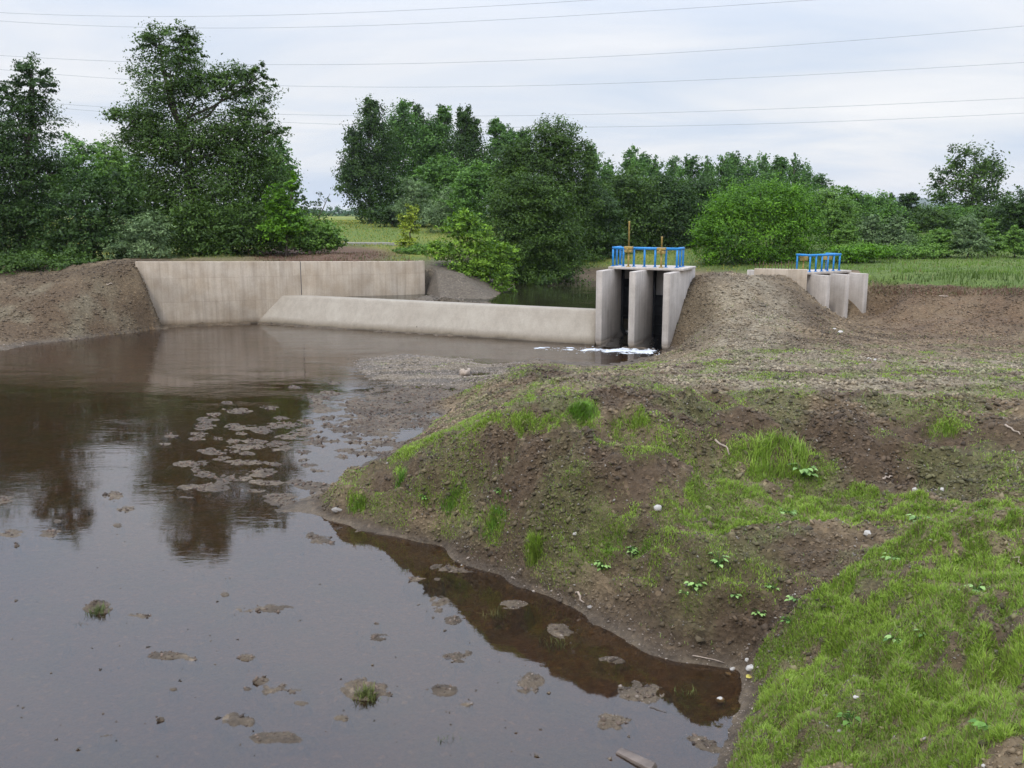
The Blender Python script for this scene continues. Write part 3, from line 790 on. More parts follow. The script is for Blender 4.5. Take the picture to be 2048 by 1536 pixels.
# pond end: flush stained stretch of wall, angled only so it shades darker
rd_ = np.array([.86, .51, 0]); q0 = np.array([*wp(T_R + .004, 0), 0]); q0b = np.array([*wp(T_R + .004, -.4), 0])
rl = 1.12
mb_ = MB()
e0 = q0 + rd_ * rl; e0b = q0b + rd_ * rl - wd * .1
mb_.hexa([q0 - Z * .6, e0 - Z * .6, e0b - Z * .6, q0b - Z * .6, q0 + Z * 2.93, e0 + Z * 2.93, e0b + Z * 2.93, q0b + Z * 2.93])
mb_.build('angled_wall_end', M['wall'], rw, bevel=.015)
mb_ = MB(); mb_.box(A0 + wd * TJ + wn * -.01, wd, wn, Z, -.022, .022, -.25, .012, -.3, 3.0)
mb_.build('joint', M['joint'], rw)

# ------------------------------------------------------------------ first sluice gate
def railing(parent, origin, e, u, ln, dp, z, hgt, sides, nposts, nside):
    """blue pipe railing: posts, rails. sides: which of front, near end, far end, back are railed"""
    r = empty('railing', np.array(origin) * 0); r.parent = parent
    org = np.asarray(origin)
    def post(p):
        m = MB(); m.tube([p + Z * z, p + Z * (z + hgt)], .043, 8); m.tube([p + Z * z, p + Z * (z + .025)], .085, 8); m.build('post', M['blue'], r, True)
    for i in range(nposts): post(org + e * ln * i / (nposts - 1))
    for i in range(1, nside): post(org + u * dp * i / (nside - 1))
    for rr in sides:
        m = MB()
        if rr == 'front': a, b = org, org + e * ln
        elif rr == 'start': a, b = org, org + u * dp
        elif rr == 'end': a, b = org + e * ln, org + e * ln + u * dp
        else: a, b = org + u * dp, org + u * dp + e * ln
        dd = (b - a) / np.linalg.norm(b - a)
        m.tube([a + Z * (z + hgt) - dd * .04, b + Z * (z + hgt) + dd * .06], .055, 8); m.build('rail', M['blue'], r, True)
    if 'end' in sides:
        for i in range(1, nside): post(org + e * ln + u * dp * i / (nside - 1))
    if 'back' in sides:
        for i in range(1, nposts - 1): post(org + u * dp + e * ln * i / (nposts - 1))
    return r


def lift(parent, p, zbase, zbox, ztop):
    r = empty('gate_lift', (0, 0, 0)); r.parent = parent
    m = MB(); m.tube([p + Z * zbase, p + Z * (zbox - .12)], .04, 8); m.tube([p + Z * zbase, p + Z * (zbase + .04)], .1, 8); m.build('stand', M['yellow'], r, True)
    m = MB(); m.tube([p + Z * (zbox + .14), p + Z * (ztop - .05), p + Z * ztop], [.036, .036, .045], 8); m.build('spindle', M['yellow'], r, True)
    m = MB(); m.box(p, E, U, Z, -.155, .155, -.12, .10, zbox - .13, zbox - .01); m.box(p, E, U, Z, -.175, .175, -.13, .10, zbox + .02, zbox + .12); m.box(p, E, U, Z, -.10, .10, -.09, .09, zbox - .01, zbox + .02)
    m.tube([p + Z * zbox + U * -.12, p + Z * zbox - U * .26], .035, 8)
    m.build('gearbox', M['yellow'], r, False, .01)
    return r


sg = empty('sluice_gate', W1)
tag(sg, 'twin sluice gate with tall grey piers, dark gates and two yellow spindles beside the weir', 'sluice gate')
for kx in range(3):
    o = W1 + E * (.03 + kx * SP)
    ln = 3.45 if kx < 2 else 3.9
    m = MB()
    pts = []
    # plan with chamfered nose, tall prism; foot drawn back to a cutwater point
    nose = .05
    pl = [(nose, 0), (TK - nose * .4, 0), (TK, nose), (TK, ln), (0, ln), (0, nose)]
    poly = [tuple((o + E * a + U * b)[:2]) for a, b in pl]
    zt = PT - (.0 if kx < 2 else .02)
    m.prism(poly, .16, zt)
    low = [(TK * .5 - .05, .10), (TK * .5 + .05, .10), (TK, .42), (TK, ln), (0, ln), (0, .42)]
    n6 = len(pl)
    vs = [tuple((o + E * a + U * b)[:2]) + (-.5,) for a, b in low] + [tuple((o + E * a + U * b)[:2]) + (.158,) for a, b in pl]
    m.add(vs, [tuple(range(n6 - 1, -1, -1)), tuple(range(n6, 2 * n6))] + [(i, (i + 1) % n6, n6 + (i + 1) % n6, n6 + i) for i in range(n6)])
    m.build('pier', M['pier'], sg, bevel=.012)
m = MB(); m.box(W1, E, U, Z, .05, 3.32, 1.42, 3.4, PT + .003, PT + .105); m.build('deck_slab', M['pier'], sg, bevel=.015)
for kx, (zb, ztop) in enumerate([(.86, 2.60), (.12, 1.95)]):
    a = .03 + kx * SP + TK + .004; b = .03 + (kx + 1) * SP - .004
    o = W1
    m = MB(); m.box(o, E, U, Z, a, b, 2.68, 2.88, 1.35, PT - .003); m.build('breast_wall', M['pier'], sg)
    m = MB(); m.box(o, E, U, Z, a + .03, b - .03, 2.50, 2.55, zb, ztop)
    for zz in np.arange(zb + .1, ztop, .42): m.box(o, E, U, Z, a + .04, b - .04, 2.47, 2.50, zz, zz + .05)
    m.build('gate_leaf', M['gate'], sg)
    m = MB()
    for c in (a, b - .07): m.box(o, E, U, Z, c, c + .07, 2.40, 2.62, .1, PT - .02)
    m.build('guide', M['gate'], sg)
    # wet sloping floor of the bay
    m = MB(); m.hexa([o + E * a + U * -.25 - Z * .5, o + E * b + U * -.25 - Z * .5, o + E * b + U * 3.4 - Z * .5, o + E * a + U * 3.4 - Z * .5,
                      o + E * a + U * -.25 - Z * .03, o + E * b + U * -.25 - Z * .03, o + E * b + U * 3.4 + Z * .32, o + E * a + U * 3.4 + Z * .32])
    m.build('apron', M['apron'], sg)
lift(sg, W1 + E * (.03 + SP * .5 + TK * .5) + U * 1.60, PT + .105, 3.90, 5.06)
lift(sg, W1 + E * (.03 + SP * 1.5 + TK * .5) + U * 1.60, PT + .105, 3.87, 4.44)
railing(sg, W1 + E * .13 + U * 1.80, E, U, 2.78, .95, PT + .105, .77, ('front', 'start', 'end'), 7, 3)
# water shooting out under the raised gates
for kx in range(2):
    a = .03 + kx * SP + TK + .012; b = .03 + (kx + 1) * SP - .012
    vs = []; nu = 26; nv = 12
    for i in range(nu):
        u = 3.2 - 3.7 * i / (nu - 1)
        zc = (.26 if kx == 0 else .02) * sstep(1.6, 2.8, np.array([u]))[0] + .015 + max(0, (u + .25) * .0957 - .03)
        for j in range(nv):
            e = a + (b - a) * j / (nv - 1)
            q = W1 + E * e + U * u
            zz = zc + .03 * noise2(np.array([e * 7.]), np.array([u * 4.]), 3)[0]
            vs.append(q + Z * zz)
    fs = [(i * nv + j, i * nv + j + 1, (i + 1) * nv + j + 1, (i + 1) * nv + j) for i in range(nu - 1) for j in range(nv - 1)]
    o = mesh_obj('spilling_water', vs, fs, M['spill'], smooth=True)
    tag(o, ['sheet of water pouring under the raised gate next to the weir', 'thin sheet of water leaking through the bay beside the embankment'][kx], 'water', kind='structure')

# foam where the flow meets the river
def lumps(centers, sizes, seed=1, flat=.5, sub=1):
    """irregular little solids (octahedra, jittered) gathered in one mesh"""
    r_ = np.random.default_rng(seed)
    base = np.array([(1, 0, 0), (-1, 0, 0), (0, 1, 0), (0, -1, 0), (0, 0, 1), (0, 0, -1)], float)
    f = np.array([(0, 2, 4), (2, 1, 4), (1, 3, 4), (3, 0, 4), (2, 0, 5), (1, 2, 5), (3, 1, 5), (0, 3, 5)])
    n = len(centers)
    ang = r_.uniform(0, 2 * math.pi, n); ca, sa = np.cos(ang), np.sin(ang)
    jit = base[None] * r_.uniform(.6, 1.25, (n, 6, 1)) + r_.normal(0, .18, (n, 6, 3))
    jit[:, :, 2] *= flat
    x = jit[:, :, 0] * ca[:, None] - jit[:, :, 1] * sa[:, None]; y = jit[:, :, 0] * sa[:, None] + jit[:, :, 1] * ca[:, None]
    tilt = r_.normal(0, .35, (n, 1))
    v = np.stack([x, y, jit[:, :, 2] + x * tilt], -1) * np.asarray(sizes).reshape(-1, 1, 1) + np.asarray(centers)[:, None, :]
    F_ = (f[None] + (np.arange(n) * 6)[:, None, None]).reshape(-1, 3)
    return v.reshape(-1, 3), F_
nt_, nv_ = 170, 46
TT, VV = np.meshgrid(np.linspace(0, 1, nt_), np.linspace(-1, 1, nv_), indexing='ij')
fpx = 1068 + 250 * TT; fpy = 695 + 8 * TT ** .7 + VV * (3.2 + 6.0 * TT)
FP = np.array([atz(a_, b_, .0) for a_, b_ in zip(fpx.ravel(), fpy.ravel())])
fn = fbm(FP[:, 0] * .8, FP[:, 1] * 1.6, .55, 4, 131, .6)
fd = (1.25 * np.clip(TT, .22, 1) ** .8 * (1 - np.abs(VV) ** 1.6)).ravel() * np.where(TT.ravel() > .93, (1 - TT.ravel()) / .07, 1) + .75 * fn
FP[:, 2] = .004 + np.clip(fd - .62, -.1, .6) * .035 + .012 * fbm(FP[:, 0], FP[:, 1], .12, 3, 133)
fi = (np.arange(nt_ - 1)[:, None] * nv_ + np.arange(nv_ - 1)[None]).ravel()
fq = np.stack([fi, fi + nv_, fi + nv_ + 1, fi + 1], 1)
fq = fq[(fd[fq].mean(1) > .66)]
us, inv = np.unique(fq.ravel(), return_inverse=True)
sheet_v, sheet_f = FP[us], inv.reshape(-1, 4)
fc = []; fsz = []
for _ in range(900):
    t = rng.beta(1.6, 1.2); px = 1060 + 262 * t
    py = 696 + 8 * (t ** .7) + rng.normal(0, 4.0 * (.3 + t))
    fc.append(atz(px, py, -.004)); fsz.append(rng.gamma(1.5, .014) * (.6 + .6 * t))
v_, f_ = lumps(np.array(fc), np.clip(fsz, .01, .08), 5, .2)
allv = np.concatenate([sheet_v, v_]); ff = [tuple(q) for q in sheet_f] + [tuple(q + len(sheet_v)) for q in f_]
tag(mesh_obj('white_water', allv, ff, M['foam'], smooth=True), 'white foam churning below the sluice bays', 'foam', kind='stuff')

# ------------------------------------------------------------------ second sluice gate, on the side channel
V2 = np.array([.5, -.866, 0]); O2 = np.array([.866, .5, 0])     # flow, and across
g2 = aty(1650, 620, 43.2); G2 = np.array([g2[0], g2[1], 0.])
s2 = empty('sluice_gate', G2)
tag(s2, 'smaller sluice gate with a short blue railing half buried in the gravel embankment', 'sluice gate')
T2 = 2.52
for kx in range(3):
    o = G2 + O2 * (kx * 1.30)
    m = MB(); ln = 3.6 if kx else 5.2
    pl = [(.03, 0), (TK - .03, 0), (TK, .04), (TK, ln), (0, ln), (0, .04)]
    m.prism([tuple((o + O2 * a - V2 * b)[:2]) for a, b in pl], -.3, T2)
    m.build('pier', M['pier'], s2, bevel=.012)
m = MB(); m.box(G2, O2, -V2, Z, -.55, 2.78, .95, 2.4, T2 + .003, T2 + .12); m.build('deck_slab', M['pier'], s2, bevel=.015)
for kx in range(2):
    a = kx * 1.30 + TK + .004; b = (kx + 1) * 1.30 - .004
    m = MB(); m.box(G2, O2, -V2, Z, a, b, 2.1, 2.3, .9, T2 - .003); m.build('breast_wall', M['pier'], s2)
    m = MB(); m.box(G2, O2, -V2, Z, a + .03, b - .03, 1.95, 2.0, -.2, 1.5); m.build('gate_leaf', M['gate'], s2)
p2 = G2 + O2 * -.02 - V2 * 1.05
railing(s2, p2, O2, -V2, 2.02, .8, T2 + .12, .78, ('front', 'start', 'end'), 6, 2)
# wing wall running back from the deck along the embankment top, with starter bars
c0 = aty(1508, 545, 44.0); c1 = aty(1592, 549, 43.4)
m = MB(); d_ = (c1 - c0); d_[2] = 0; ll = np.linalg.norm(d_); d_ /= ll; nn = np.array([-d_[1], d_[0], 0])
m.box(np.array([c0[0], c0[1], 0]), d_, nn, Z, 0, ll + .5, 0, .35, 1.6, 2.80); m.build('wing_wall', M['wall'], s2, bevel=.02)
for i in range(13):
    m = MB(); q = np.array([c0[0], c0[1], 2.8]) + d_ * (ll * (i + .5) / 13) + nn * .17
    m.tube([q - Z * .02, q + Z * rng.uniform(.22, .38) + rng.normal(0, .03, 3)], .016, 5); m.build('starter_bar', M['rebar'], s2)
for bx in (.25, 1.9):
    lp = G2 + O2 * bx - V2 * 1.7
    r = empty('gate_lift', (0, 0, 0)); r.parent = s2
    m = MB(); m.tube([lp + Z * (T2 + .12), lp + Z * (T2 + .62)], .04, 8); m.build('stand', M['yellow'], r, True)
    m = MB(); m.box(lp, O2, V2, Z, -.16, .16, -.13, .13, T2 + .62, T2 + .86); m.build('gearbox', M['yellow'], r, False, .01)

# ------------------------------------------------------------------ power lines
WIRES = [([(-60, 22), (0, 25), (400, 33), (700, 25), (1190, 0), (1500, -20)], 'topmost overhead wire, rising out of the sky edge'),
         ([(-60, 38), (0, 41), (300, 55), (700, 53), (1000, 38), (1650, 0), (1800, -12)], 'second overhead wire from the top, passing behind the tip of the tall tree'),
         ([(-60, 106), (0, 111), (280, 126), (700, 128), (1000, 121), (1500, 97), (2048, 52), (2110, 46)], 'third overhead wire from the top, crossing the whole sky'),
         ([(-60, 134), (90, 146), (260, 158), (540, 171), (800, 176), (1300, 163), (2048, 125), (2110, 121)], 'fourth overhead wire from the top, above the poplar tops'),
         ([(-60, 194), (100, 206), (240, 215), (560, 228), (900, 234), (1400, 222), (2048, 196), (2110, 193)], 'fifth overhead wire from the top, upper of the low close pair'),
         ([(-60, 200), (100, 213), (210, 223), (580, 246), (900, 254), (1300, 252), (2048, 226), (2110, 223)], 'lowest overhead wire, brushing the poplar tops')]
for k, (pts, lab) in enumerate(WIRES):
    P = np.array([aty(a, b, 118 + 3 * k) for a, b in pts])
    px_ = np.array([a for a, b in pts]); co = np.polyfit(px_ / 1000., np.array([b for a, b in pts]), 3)
    xs = np.linspace(px_[0], px_[-1], 40)
    m = MB(); m.tube([aty(x, np.polyval(co, x / 1000.), 118 + 3 * k) for x in xs], .023, 5)
    tag(m.build('power_line', M['wire'], None, True), 'thin grey ' + lab, 'power line', 'power lines across the sky')

# ------------------------------------------------------------------ plants
def leaf_quads(C, size, asp, up, r_, out=None):
    n = len(C)
    nv = r_.normal(0, 1, (n, 3)); nv[:, 2] += up
    if out is not None: nv += out * .9
    nv /= np.linalg.norm(nv, axis=1, keepdims=True)
    t = np.cross(nv, r_.normal(0, 1, (n, 3))); t /= np.linalg.norm(t, axis=1, keepdims=True) + 1e-9
    b = np.cross(nv, t)
    L_ = size[:, None]; W_ = L_ * asp
    fold = nv * (W_ * .35)
    v = np.stack([C - t * L_, C + b * W_ + fold * .5 - t * L_ * .15, C + t * L_ - fold * .6, C - b * W_ + fold * .5 - t * L_ * .15], 1)
    return v.reshape(-1, 3), np.arange(n * 4).reshape(n, 4)


def crown(lobes, nclump, nleaf, lsize, r_, asp=.55, clump=.10, up=1.1, droop=0.0, spire=0.0, shell=.5, crad=None, flat=.42):
    """lobes: (centre, radii) -> leaf mesh made of clumps at twig ends"""
    vol = np.array([(r[0] * r[1] * r[2]) ** (.72) for c, r in lobes]); vol /= vol.sum()
    cnt = r_.multinomial(nclump, vol)
    C = []; S = []; T = []; O = []
    for (c, r), k in zip(lobes, cnt):
        if k == 0: continue
        c = np.asarray(c); r = np.asarray(r)
        d = r_.normal(0, 1, (k, 3)); d /= np.linalg.norm(d, axis=1, keepdims=True)
        d[:, 2] = np.where((d[:, 2] < -.3) & (r_.random(k) < .5), -d[:, 2], d[:, 2])
        rad = r_.random(k) ** (1 / (2.2 + 2 * shell))
        # ragged outline: boughs reach out in some directions
        ph = r_.uniform(0, 6.28, 4)
        lump = 1 + .16 * np.sin(d[:, 0] * 5 + ph[0]) * np.sin(d[:, 2] * 6 + ph[1]) + .12 * np.sin(d[:, 1] * 7 + d[:, 2] * 9 + ph[2])
        lump *= r_.normal(1.0, .09, k)
        cc = c + d * r * (rad * lump)[:, None]
        if spire: cc[:, 2] += spire * r[2] * r_.random(k) ** 3 * (d[:, 2] > .3)
        cr = (crad if crad else clump * float(np.mean(r)) + .12) * r_.uniform(.7, 1.35, k) * float(np.clip(r[0] / 1.7, .42, 1))
        m = r_.poisson(nleaf, k) + 2
        idx = np.repeat(np.arange(k), m)
        off = r_.normal(0, 1, (len(idx), 3)) * cr[idx][:, None] * .62
        off[:, 2] *= flat
        off[:, 2] -= droop * np.hypot(off[:, 0], off[:, 1])
        # twigs point outwards
        along = r_.normal(0, .8, len(idx)); off += d[idx] * (along * cr[idx] * .55)[:, None]
        C.append(cc[idx] + off); S.append(lsize * r_.uniform(.6, 1.35, len(idx)))
        T.append(np.clip(r_.normal(.45, .26, k)[idx] + r_.normal(0, .09, len(idx)), 0, 1)); O.append(d[idx])
    C = np.concatenate(C); S = np.concatenate(S); T = np.concatenate(T); O = np.concatenate(O)
    v, f = leaf_quads(C, S, asp, up, r_, O)
    return v, f, np.repeat(T, 4)


def trunk_mesh(base, lobes, r0, r_, sides=7, lean=None):
    """tapered trunk with a limb to each lobe and forks beyond"""
    m = MB(); base = np.asarray(base, float)
    tops = sorted(lobes, key=lambda q: -(q[0][2] + q[1][2] * .5))
    top = np.asarray(tops[0][0]) + np.array([0, 0, tops[0][1][2] * .45])
    hgt = top[2] - base[2]
    n = 7; ax = []
    for i in range(n + 1):
        t = i / n
        p = base * (1 - t) + top * t
        p = p + np.array([r_.normal(0, .02 * hgt), r_.normal(0, .02 * hgt), 0]) * math.sin(math.pi * t)
        ax.append(p)
    rad = [r0 * (1.35 if i == 0 else 1.0) * (1 - .9 * (i / n)) + .008 for i in range(n + 1)]
    ax[0] = base - np.array([0, 0, .3])
    m.tube(ax, rad, sides)
    for c, r in lobes:
        c = np.asarray(c); r = np.asarray(r)
        t = np.clip((c[2] - r[2] * .6 - base[2]) / hgt * .8, .12, .85)
        i = min(int(t * n), n - 1); s = ax[i] * (1 - (t * n - i)) + ax[i + 1] * (t * n - i)
        rr = max(r0 * (1 - .85 * t) * .55, .02)
        mid = s * .5 + c * .5 + np.array([0, 0, -.06 * np.linalg.norm(c - s)]) + r_.normal(0, .04, 3) * np.linalg.norm(c - s)
        m.tube([s, mid, c], [rr, rr * .7, rr * .4], 5, False)
        for _ in range(3):
            d = r_.normal(0, 1, 3); d /= np.linalg.norm(d); d[2] = abs(d[2]) * .8
            e = c + d * r * .75
            m.tube([mid * .3 + c * .7, (c + e) / 2 + r_.normal(0, .05, 3), e], [rr * .45, rr * .25, .006], 4, False)
    return m


def lob(L, Y, spread=1.0, jit=0.0, r_=rng):
    """crown lobes given as seen (centre and half-sizes in the photo) at ground distance Y"""
    out = []
    for q in L:
        px, py, rx, ry = q[:4]; dy = q[4] if len(q) > 4 else 0.0
        yy = Y + dy
        c = aty(px, py, yy); s = yy / F
        out.append((c, np.array([rx * s * 1.13, max(rx, ry) * s * .9 * spread, ry * s * 1.1])))
    return out


PARTNAMES = {'tree': ('trunk', 'crown'), 'shrub': ('stem', 'foliage')}
def plant(name, label, cat, base_px, Y, L, fol, nclump, nleaf, lsize, group=None, seed=0, bark='bark', r0=None, shrub=False, bz=None, **kw):
    r_ = np.random.default_rng(1000 + seed)
    lobes = lob(L, Y)
    b = aty(base_px[0], base_px[1], Y)
    gzv = float(ground_z(b[0], b[1])[0]); b[2] = gzv if bz is None else bz
    root = empty(name, b)
    tag(root, label, cat, group)
    pn = ('stem', 'foliage') if shrub else ('trunk', 'crown')
    hgt = max(c[2] + r[2] for c, r in lobes) - b[2]
    m = trunk_mesh(b, lobes, r0 or (.028 * hgt if not shrub else .012 * hgt + .01), r_)
    m.build(pn[0], M[bark], root, True)
    v, f, t = crown(lobes, nclump, nleaf, lsize, r_, **kw)
    keep = np.ones(len(f), bool)
    zmin = v.reshape(-1, 4, 3)[:, :, 2].min(1)
    keep = zmin > min(b[2], 1.2) - .1
    vv = v.reshape(-1, 4, 3)[keep].reshape(-1, 3); tt = t.reshape(-1, 4)[keep].ravel()
    mesh_obj(pn[1], vv - b, np.arange(len(vv)).reshape(-1, 4), FM[fol], root, attrs={'tint': ('FLOAT', 'POINT', tt)})
    return root


def copy_plant(src, loc, scale, rz, label, group):
    c = src.copy(); COL.objects.link(c)
    c.location = loc; c.scale = scale; c.rotation_euler = (0, 0, rz); c['label'] = label
    if group: c['group'] = group
    for ch in src.children:
        d = ch.copy(); COL.objects.link(d); d.parent = c
    return c

# -- near trees on the far-side bank
plant('tree', 'tall dark tree at the picture edge, narrow top, standing behind the brown bank', 'tree', (40, 540), 52,
      [(66, 165, 32, 48), (22, 205, 26, 42), (62, 245, 50, 55), (5, 310, 75, 65), (68, 350, 62, 60), (0, 420, 95, 75), (70, 450, 62, 70), (-70, 340, 70, 130), (25, 500, 90, 45), (105, 345, 22, 30)],
      'dark', 1700, 38, .082, seed=1, asp=.5, clump=.19)
plant('tree', 'tallest broad tree with forked top and a bough reaching sideways, behind the retaining wall', 'tree', (415, 520), 54,
      [(318, 88, 42, 30), (372, 95, 28, 34), (340, 140, 62, 42), (335, 205, 66, 48), (272, 240, 50, 26), (232, 228, 22, 9), (300, 285, 58, 34), (405, 175, 48, 40), (470, 165, 45, 36), (520, 155, 24, 26), (505, 215, 44, 46), (480, 275, 66, 44), (378, 300, 92, 60),
       (500, 345, 70, 55), (540, 262, 30, 15), (425, 410, 115, 70), (320, 390, 60, 62), (515, 430, 60, 62), (390, 475, 130, 45)],
      'oak', 2500, 42, .080, seed=2, asp=.5, clump=.19)
plant('shrub', 'dull dark green thicket bush between the two tall trees', 'shrub', (185, 535), 50.5, [(165, 415, 70, 60), (190, 480, 85, 50), (120, 500, 60, 40), (235, 400, 50, 50), (250, 465, 50, 60)], 'dark', 700, 20, .10, seed=3, shrub=True, clump=.12)
plant('shrub', 'grey-green willow shrub at the upper corner of the retaining wall', 'shrub', (290, 528), 48.5, [(285, 475, 48, 42), (320, 465, 22, 30), (255, 500, 40, 25), (300, 505, 45, 20)], 'willow', 330, 16, .085, seed=4, shrub=True, asp=.35, clump=.14)
plant('shrub', 'low leafy bush hanging over the top of the brown bank', 'shrub', (60, 548), 46, [(30, 535, 60, 22), (95, 528, 55, 22), (-30, 540, 50, 24), (150, 530, 40, 16)], 'oak', 420, 16, .075, seed=5, shrub=True, clump=.14)
for i, (L, lab, fo, yy) in enumerate([
    ([(160, 318, 34, 40), (150, 365, 50, 45), (120, 385, 40, 40)], 'rounded light green tree behind the gap between the tall trees', 'mid', 72),
    ([(218, 325, 26, 40), (222, 370, 42, 40)], 'slimmer light green tree in the gap beside the bough of the tallest tree', 'shrub', 78),
    ([(262, 335, 24, 36), (270, 380, 40, 45)], 'pale far tree peeping out under the sideways bough', 'poplar', 86)]):
    plant('tree', lab, 'tree', (L[0][0], 500), yy, L, fo, 420, 19, .105, seed=10 + i, clump=.12)
plant('poplar', 'poplar rising behind the tallest tree, next to the open sky gap', 'tree', (560, 450), 88, [(558, 310, 24, 40), (572, 370, 24, 55), (545, 360, 35, 60), (588, 400, 10, 40)], 'poplar', 420, 15, .14, seed=14, asp=.6, clump=.12)
plant('shrub', 'bright lime green sapling bush in front of the poplar', 'shrub', (570, 500), 50.5, [(555, 402, 22, 26), (586, 378, 9, 26), (572, 435, 32, 28), (560, 460, 40, 20)], 'acacia', 420, 15, .085, seed=15, shrub=True, clump=.16)
plant('shrub', 'spreading green bush sloping down to the meadow edge', 'shrub', (610, 500), 52, [(560, 465, 40, 24), (620, 460, 45, 26), (655, 475, 32, 20), (590, 488, 60, 16), (640, 490, 46, 9)], 'shrub', 760, 16, .08, seed=16, shrub=True, clump=.13)
plant('shrub', 'dark bush at the foot of the tallest tree above the wall', 'shrub', (500, 515), 51, [(470, 480, 60, 35), (520, 490, 40, 25), (420, 500, 60, 20), (400, 455, 70, 45), (480, 450, 60, 40)], 'oak', 620, 16, .085, seed=17, shrub=True, clump=.13)
plant('tree', 'small slender tree far off in the sky gap', 'tree', (608, 440), 170, [(608, 405, 8, 13), (607, 425, 10, 14)], 'dark', 70, 12, .2, seed=18)
plant('tree', 'small wispy tree far off with a bare leaning branch', 'tree', (636, 442), 165, [(638, 392, 7, 8), (632, 410, 13, 12), (650, 400, 14, 3), (660, 388, 7, 2), (635, 430, 22, 10)], 'dark', 75, 9, .17, seed=19)
# -- centre: poplar grove
PG = [([(742, 250, 22, 32), (745, 290, 34, 40), (706, 300, 16, 36), (722, 345, 36, 40), (700, 375, 24, 30), (740, 380, 42, 50), (735, 425, 20, 25), (770, 430, 26, 24)], 'outermost grove poplar with ragged edge beside the sky gap', 'dark', 100, 760),
      ([(805, 250, 24, 30), (795, 295, 40, 40), (780, 350, 50, 50), (800, 405, 50, 45)], 'tall poplar with dense pointed top, second in the grove', 'poplar', 104, 700),
      ([(832, 255, 14, 28), (846, 300, 26, 40), (850, 370, 35, 50)], 'thin dark poplar squeezed between two larger grove poplars', 'dark', 109, 380),
      ([(887, 258, 15, 26), (868, 285, 26, 30), (878, 330, 46, 50), (880, 390, 40, 40)], 'broad twin-topped poplar in the middle of the grove', 'poplar', 106, 640),
      ([(927, 262, 14, 28), (945, 285, 18, 30), (935, 325, 42, 45), (950, 385, 36, 40)], 'poplar with several finger-like tips in the middle of the grove', 'dark', 103, 600),
      ([(991, 283, 11, 24), (1010, 292, 14, 22), (1003, 330, 32, 40), (1005, 380, 30, 40)], 'lone-tipped poplar standing between the grove and the dark pond tree', 'poplar', 108, 420),
      ([(1048, 300, 12, 20), (1030, 300, 10, 20), (1040, 340, 26, 30)], 'short poplar tip just beside the dark pond tree', 'poplar', 112, 220)]
for i, (L, lab, fo, yy, nc) in enumerate(PG):
    L = L + [(px_ + dx_, py_ - ry_ * 1.02, 7, 15) for px_, py_, rx_, ry_ in L[:2] for dx_ in (-6, 7)] + [(L[0][0], L[0][1] - L[0][3] * 1.1, 6, 14)]
    plant('poplar', lab, 'tree', (L[0][0], 450), yy, L, fo, int(nc * 1.0), 32, .110, 'poplars of the grove behind the meadow', 20 + i, 'greybark', .22, asp=.7, clump=.10, up=.5, spire=.45, crad=.52, shell=.8, flat=.9)
plant('willow', 'pale rounded willow in front of the poplar grove, facing the meadow', 'tree', (828, 448), 88, [(822, 385, 22, 28), (840, 395, 24, 30), (825, 425, 36, 26)], 'willow', 300, 18, .13, seed=30, asp=.3, clump=.14, droop=.3)
plant('willow', 'pale tufted willow between the yellow sapling and the pond tree', 'tree', (898, 460), 82, [(900, 405, 30, 34), (925, 420, 26, 34), (880, 435, 34, 28)], 'willow', 330, 18, .12, seed=31, asp=.3, clump=.14, droop=.3)
plant('tree', 'fresh green leafy tree rising in front of the grove', 'tree', (885, 455), 92, [(883, 345, 34, 30), (860, 365, 30, 30), (905, 372, 36, 34), (890, 410, 46, 40)], 'mid', 520, 16, .13, seed=32, clump=.11)
plant('tree', 'bushy green tree tucked against the side of the pond tree', 'tree', (955, 470), 80, [(955, 365, 38, 36), (930, 400, 34, 40), (975, 400, 36, 50), (950, 445, 50, 40)], 'mid', 620, 16, .115, seed=33, clump=.11)
plant('shrub', 'dark undergrowth bush beneath the poplar grove', 'shrub', (790, 455), 90, [(775, 430, 36, 22), (850, 440, 30, 20), (800, 440, 30, 16)], 'dark', 260, 15, .13, seed=34, shrub=True)
plant('tree', 'large dark tree with a domed top standing over the pond', 'tree', (1100, 590), 64,
      [(1112, 278, 46, 34), (1150, 315, 34, 32), (1080, 310, 40, 36), (1110, 340, 66, 40), (1032, 322, 34, 30), (1022, 370, 34, 50), (1035, 420, 45, 50), (1130, 395, 58, 50), (1168, 430, 40, 55), (1150, 510, 50, 60), (1110, 460, 70, 60), (1180, 350, 10, 40)],
      'oak', 1900, 36, .085, seed=35, clump=.17, asp=.5)
plant('tree', 'lower dense green tree leaning over the pond in front of the domed tree', 'tree', (1075, 588), 57,
      [(1062, 375, 46, 26), (1035, 420, 50, 40), (1090, 420, 50, 45), (1050, 475, 70, 50), (1110, 490, 55, 55), (1030, 530, 60, 45), (1090, 545, 70, 38)],
      'oak', 1600, 36, .078, seed=36, clump=.17, asp=.5)
plant('shrub', 'yellow-green sapling standing on the meadow edge', 'shrub', (818, 500), 56, [(824, 430, 14, 18), (806, 440, 10, 10), (818, 460, 20, 20), (815, 488, 20, 14)], 'yellow', 210, 14, .065, seed=37, shrub=True, clump=.2)
plant('shrub', 'large yellow-green bush on the mound beside the pond', 'shrub', (945, 590), 50,
      [(930, 440, 26, 20), (905, 465, 24, 20), (945, 470, 34, 26), (900, 505, 34, 24), (960, 510, 44, 34), (1005, 510, 28, 24), (930, 545, 44, 26), (985, 555, 40, 36), (1008, 580, 18, 24), (870, 500, 16, 18)],
      'bright', 950, 15, .072, seed=38, shrub=True, clump=.15)
plant('shrub', 'small brownish scrub on the mound under the yellow-green sapling', 'shrub', (850, 510), 54, [(845, 500, 34, 12), (815, 505, 30, 10), (875, 498, 20, 12)], 'shrub', 190, 14, .06, seed=39, shrub=True)
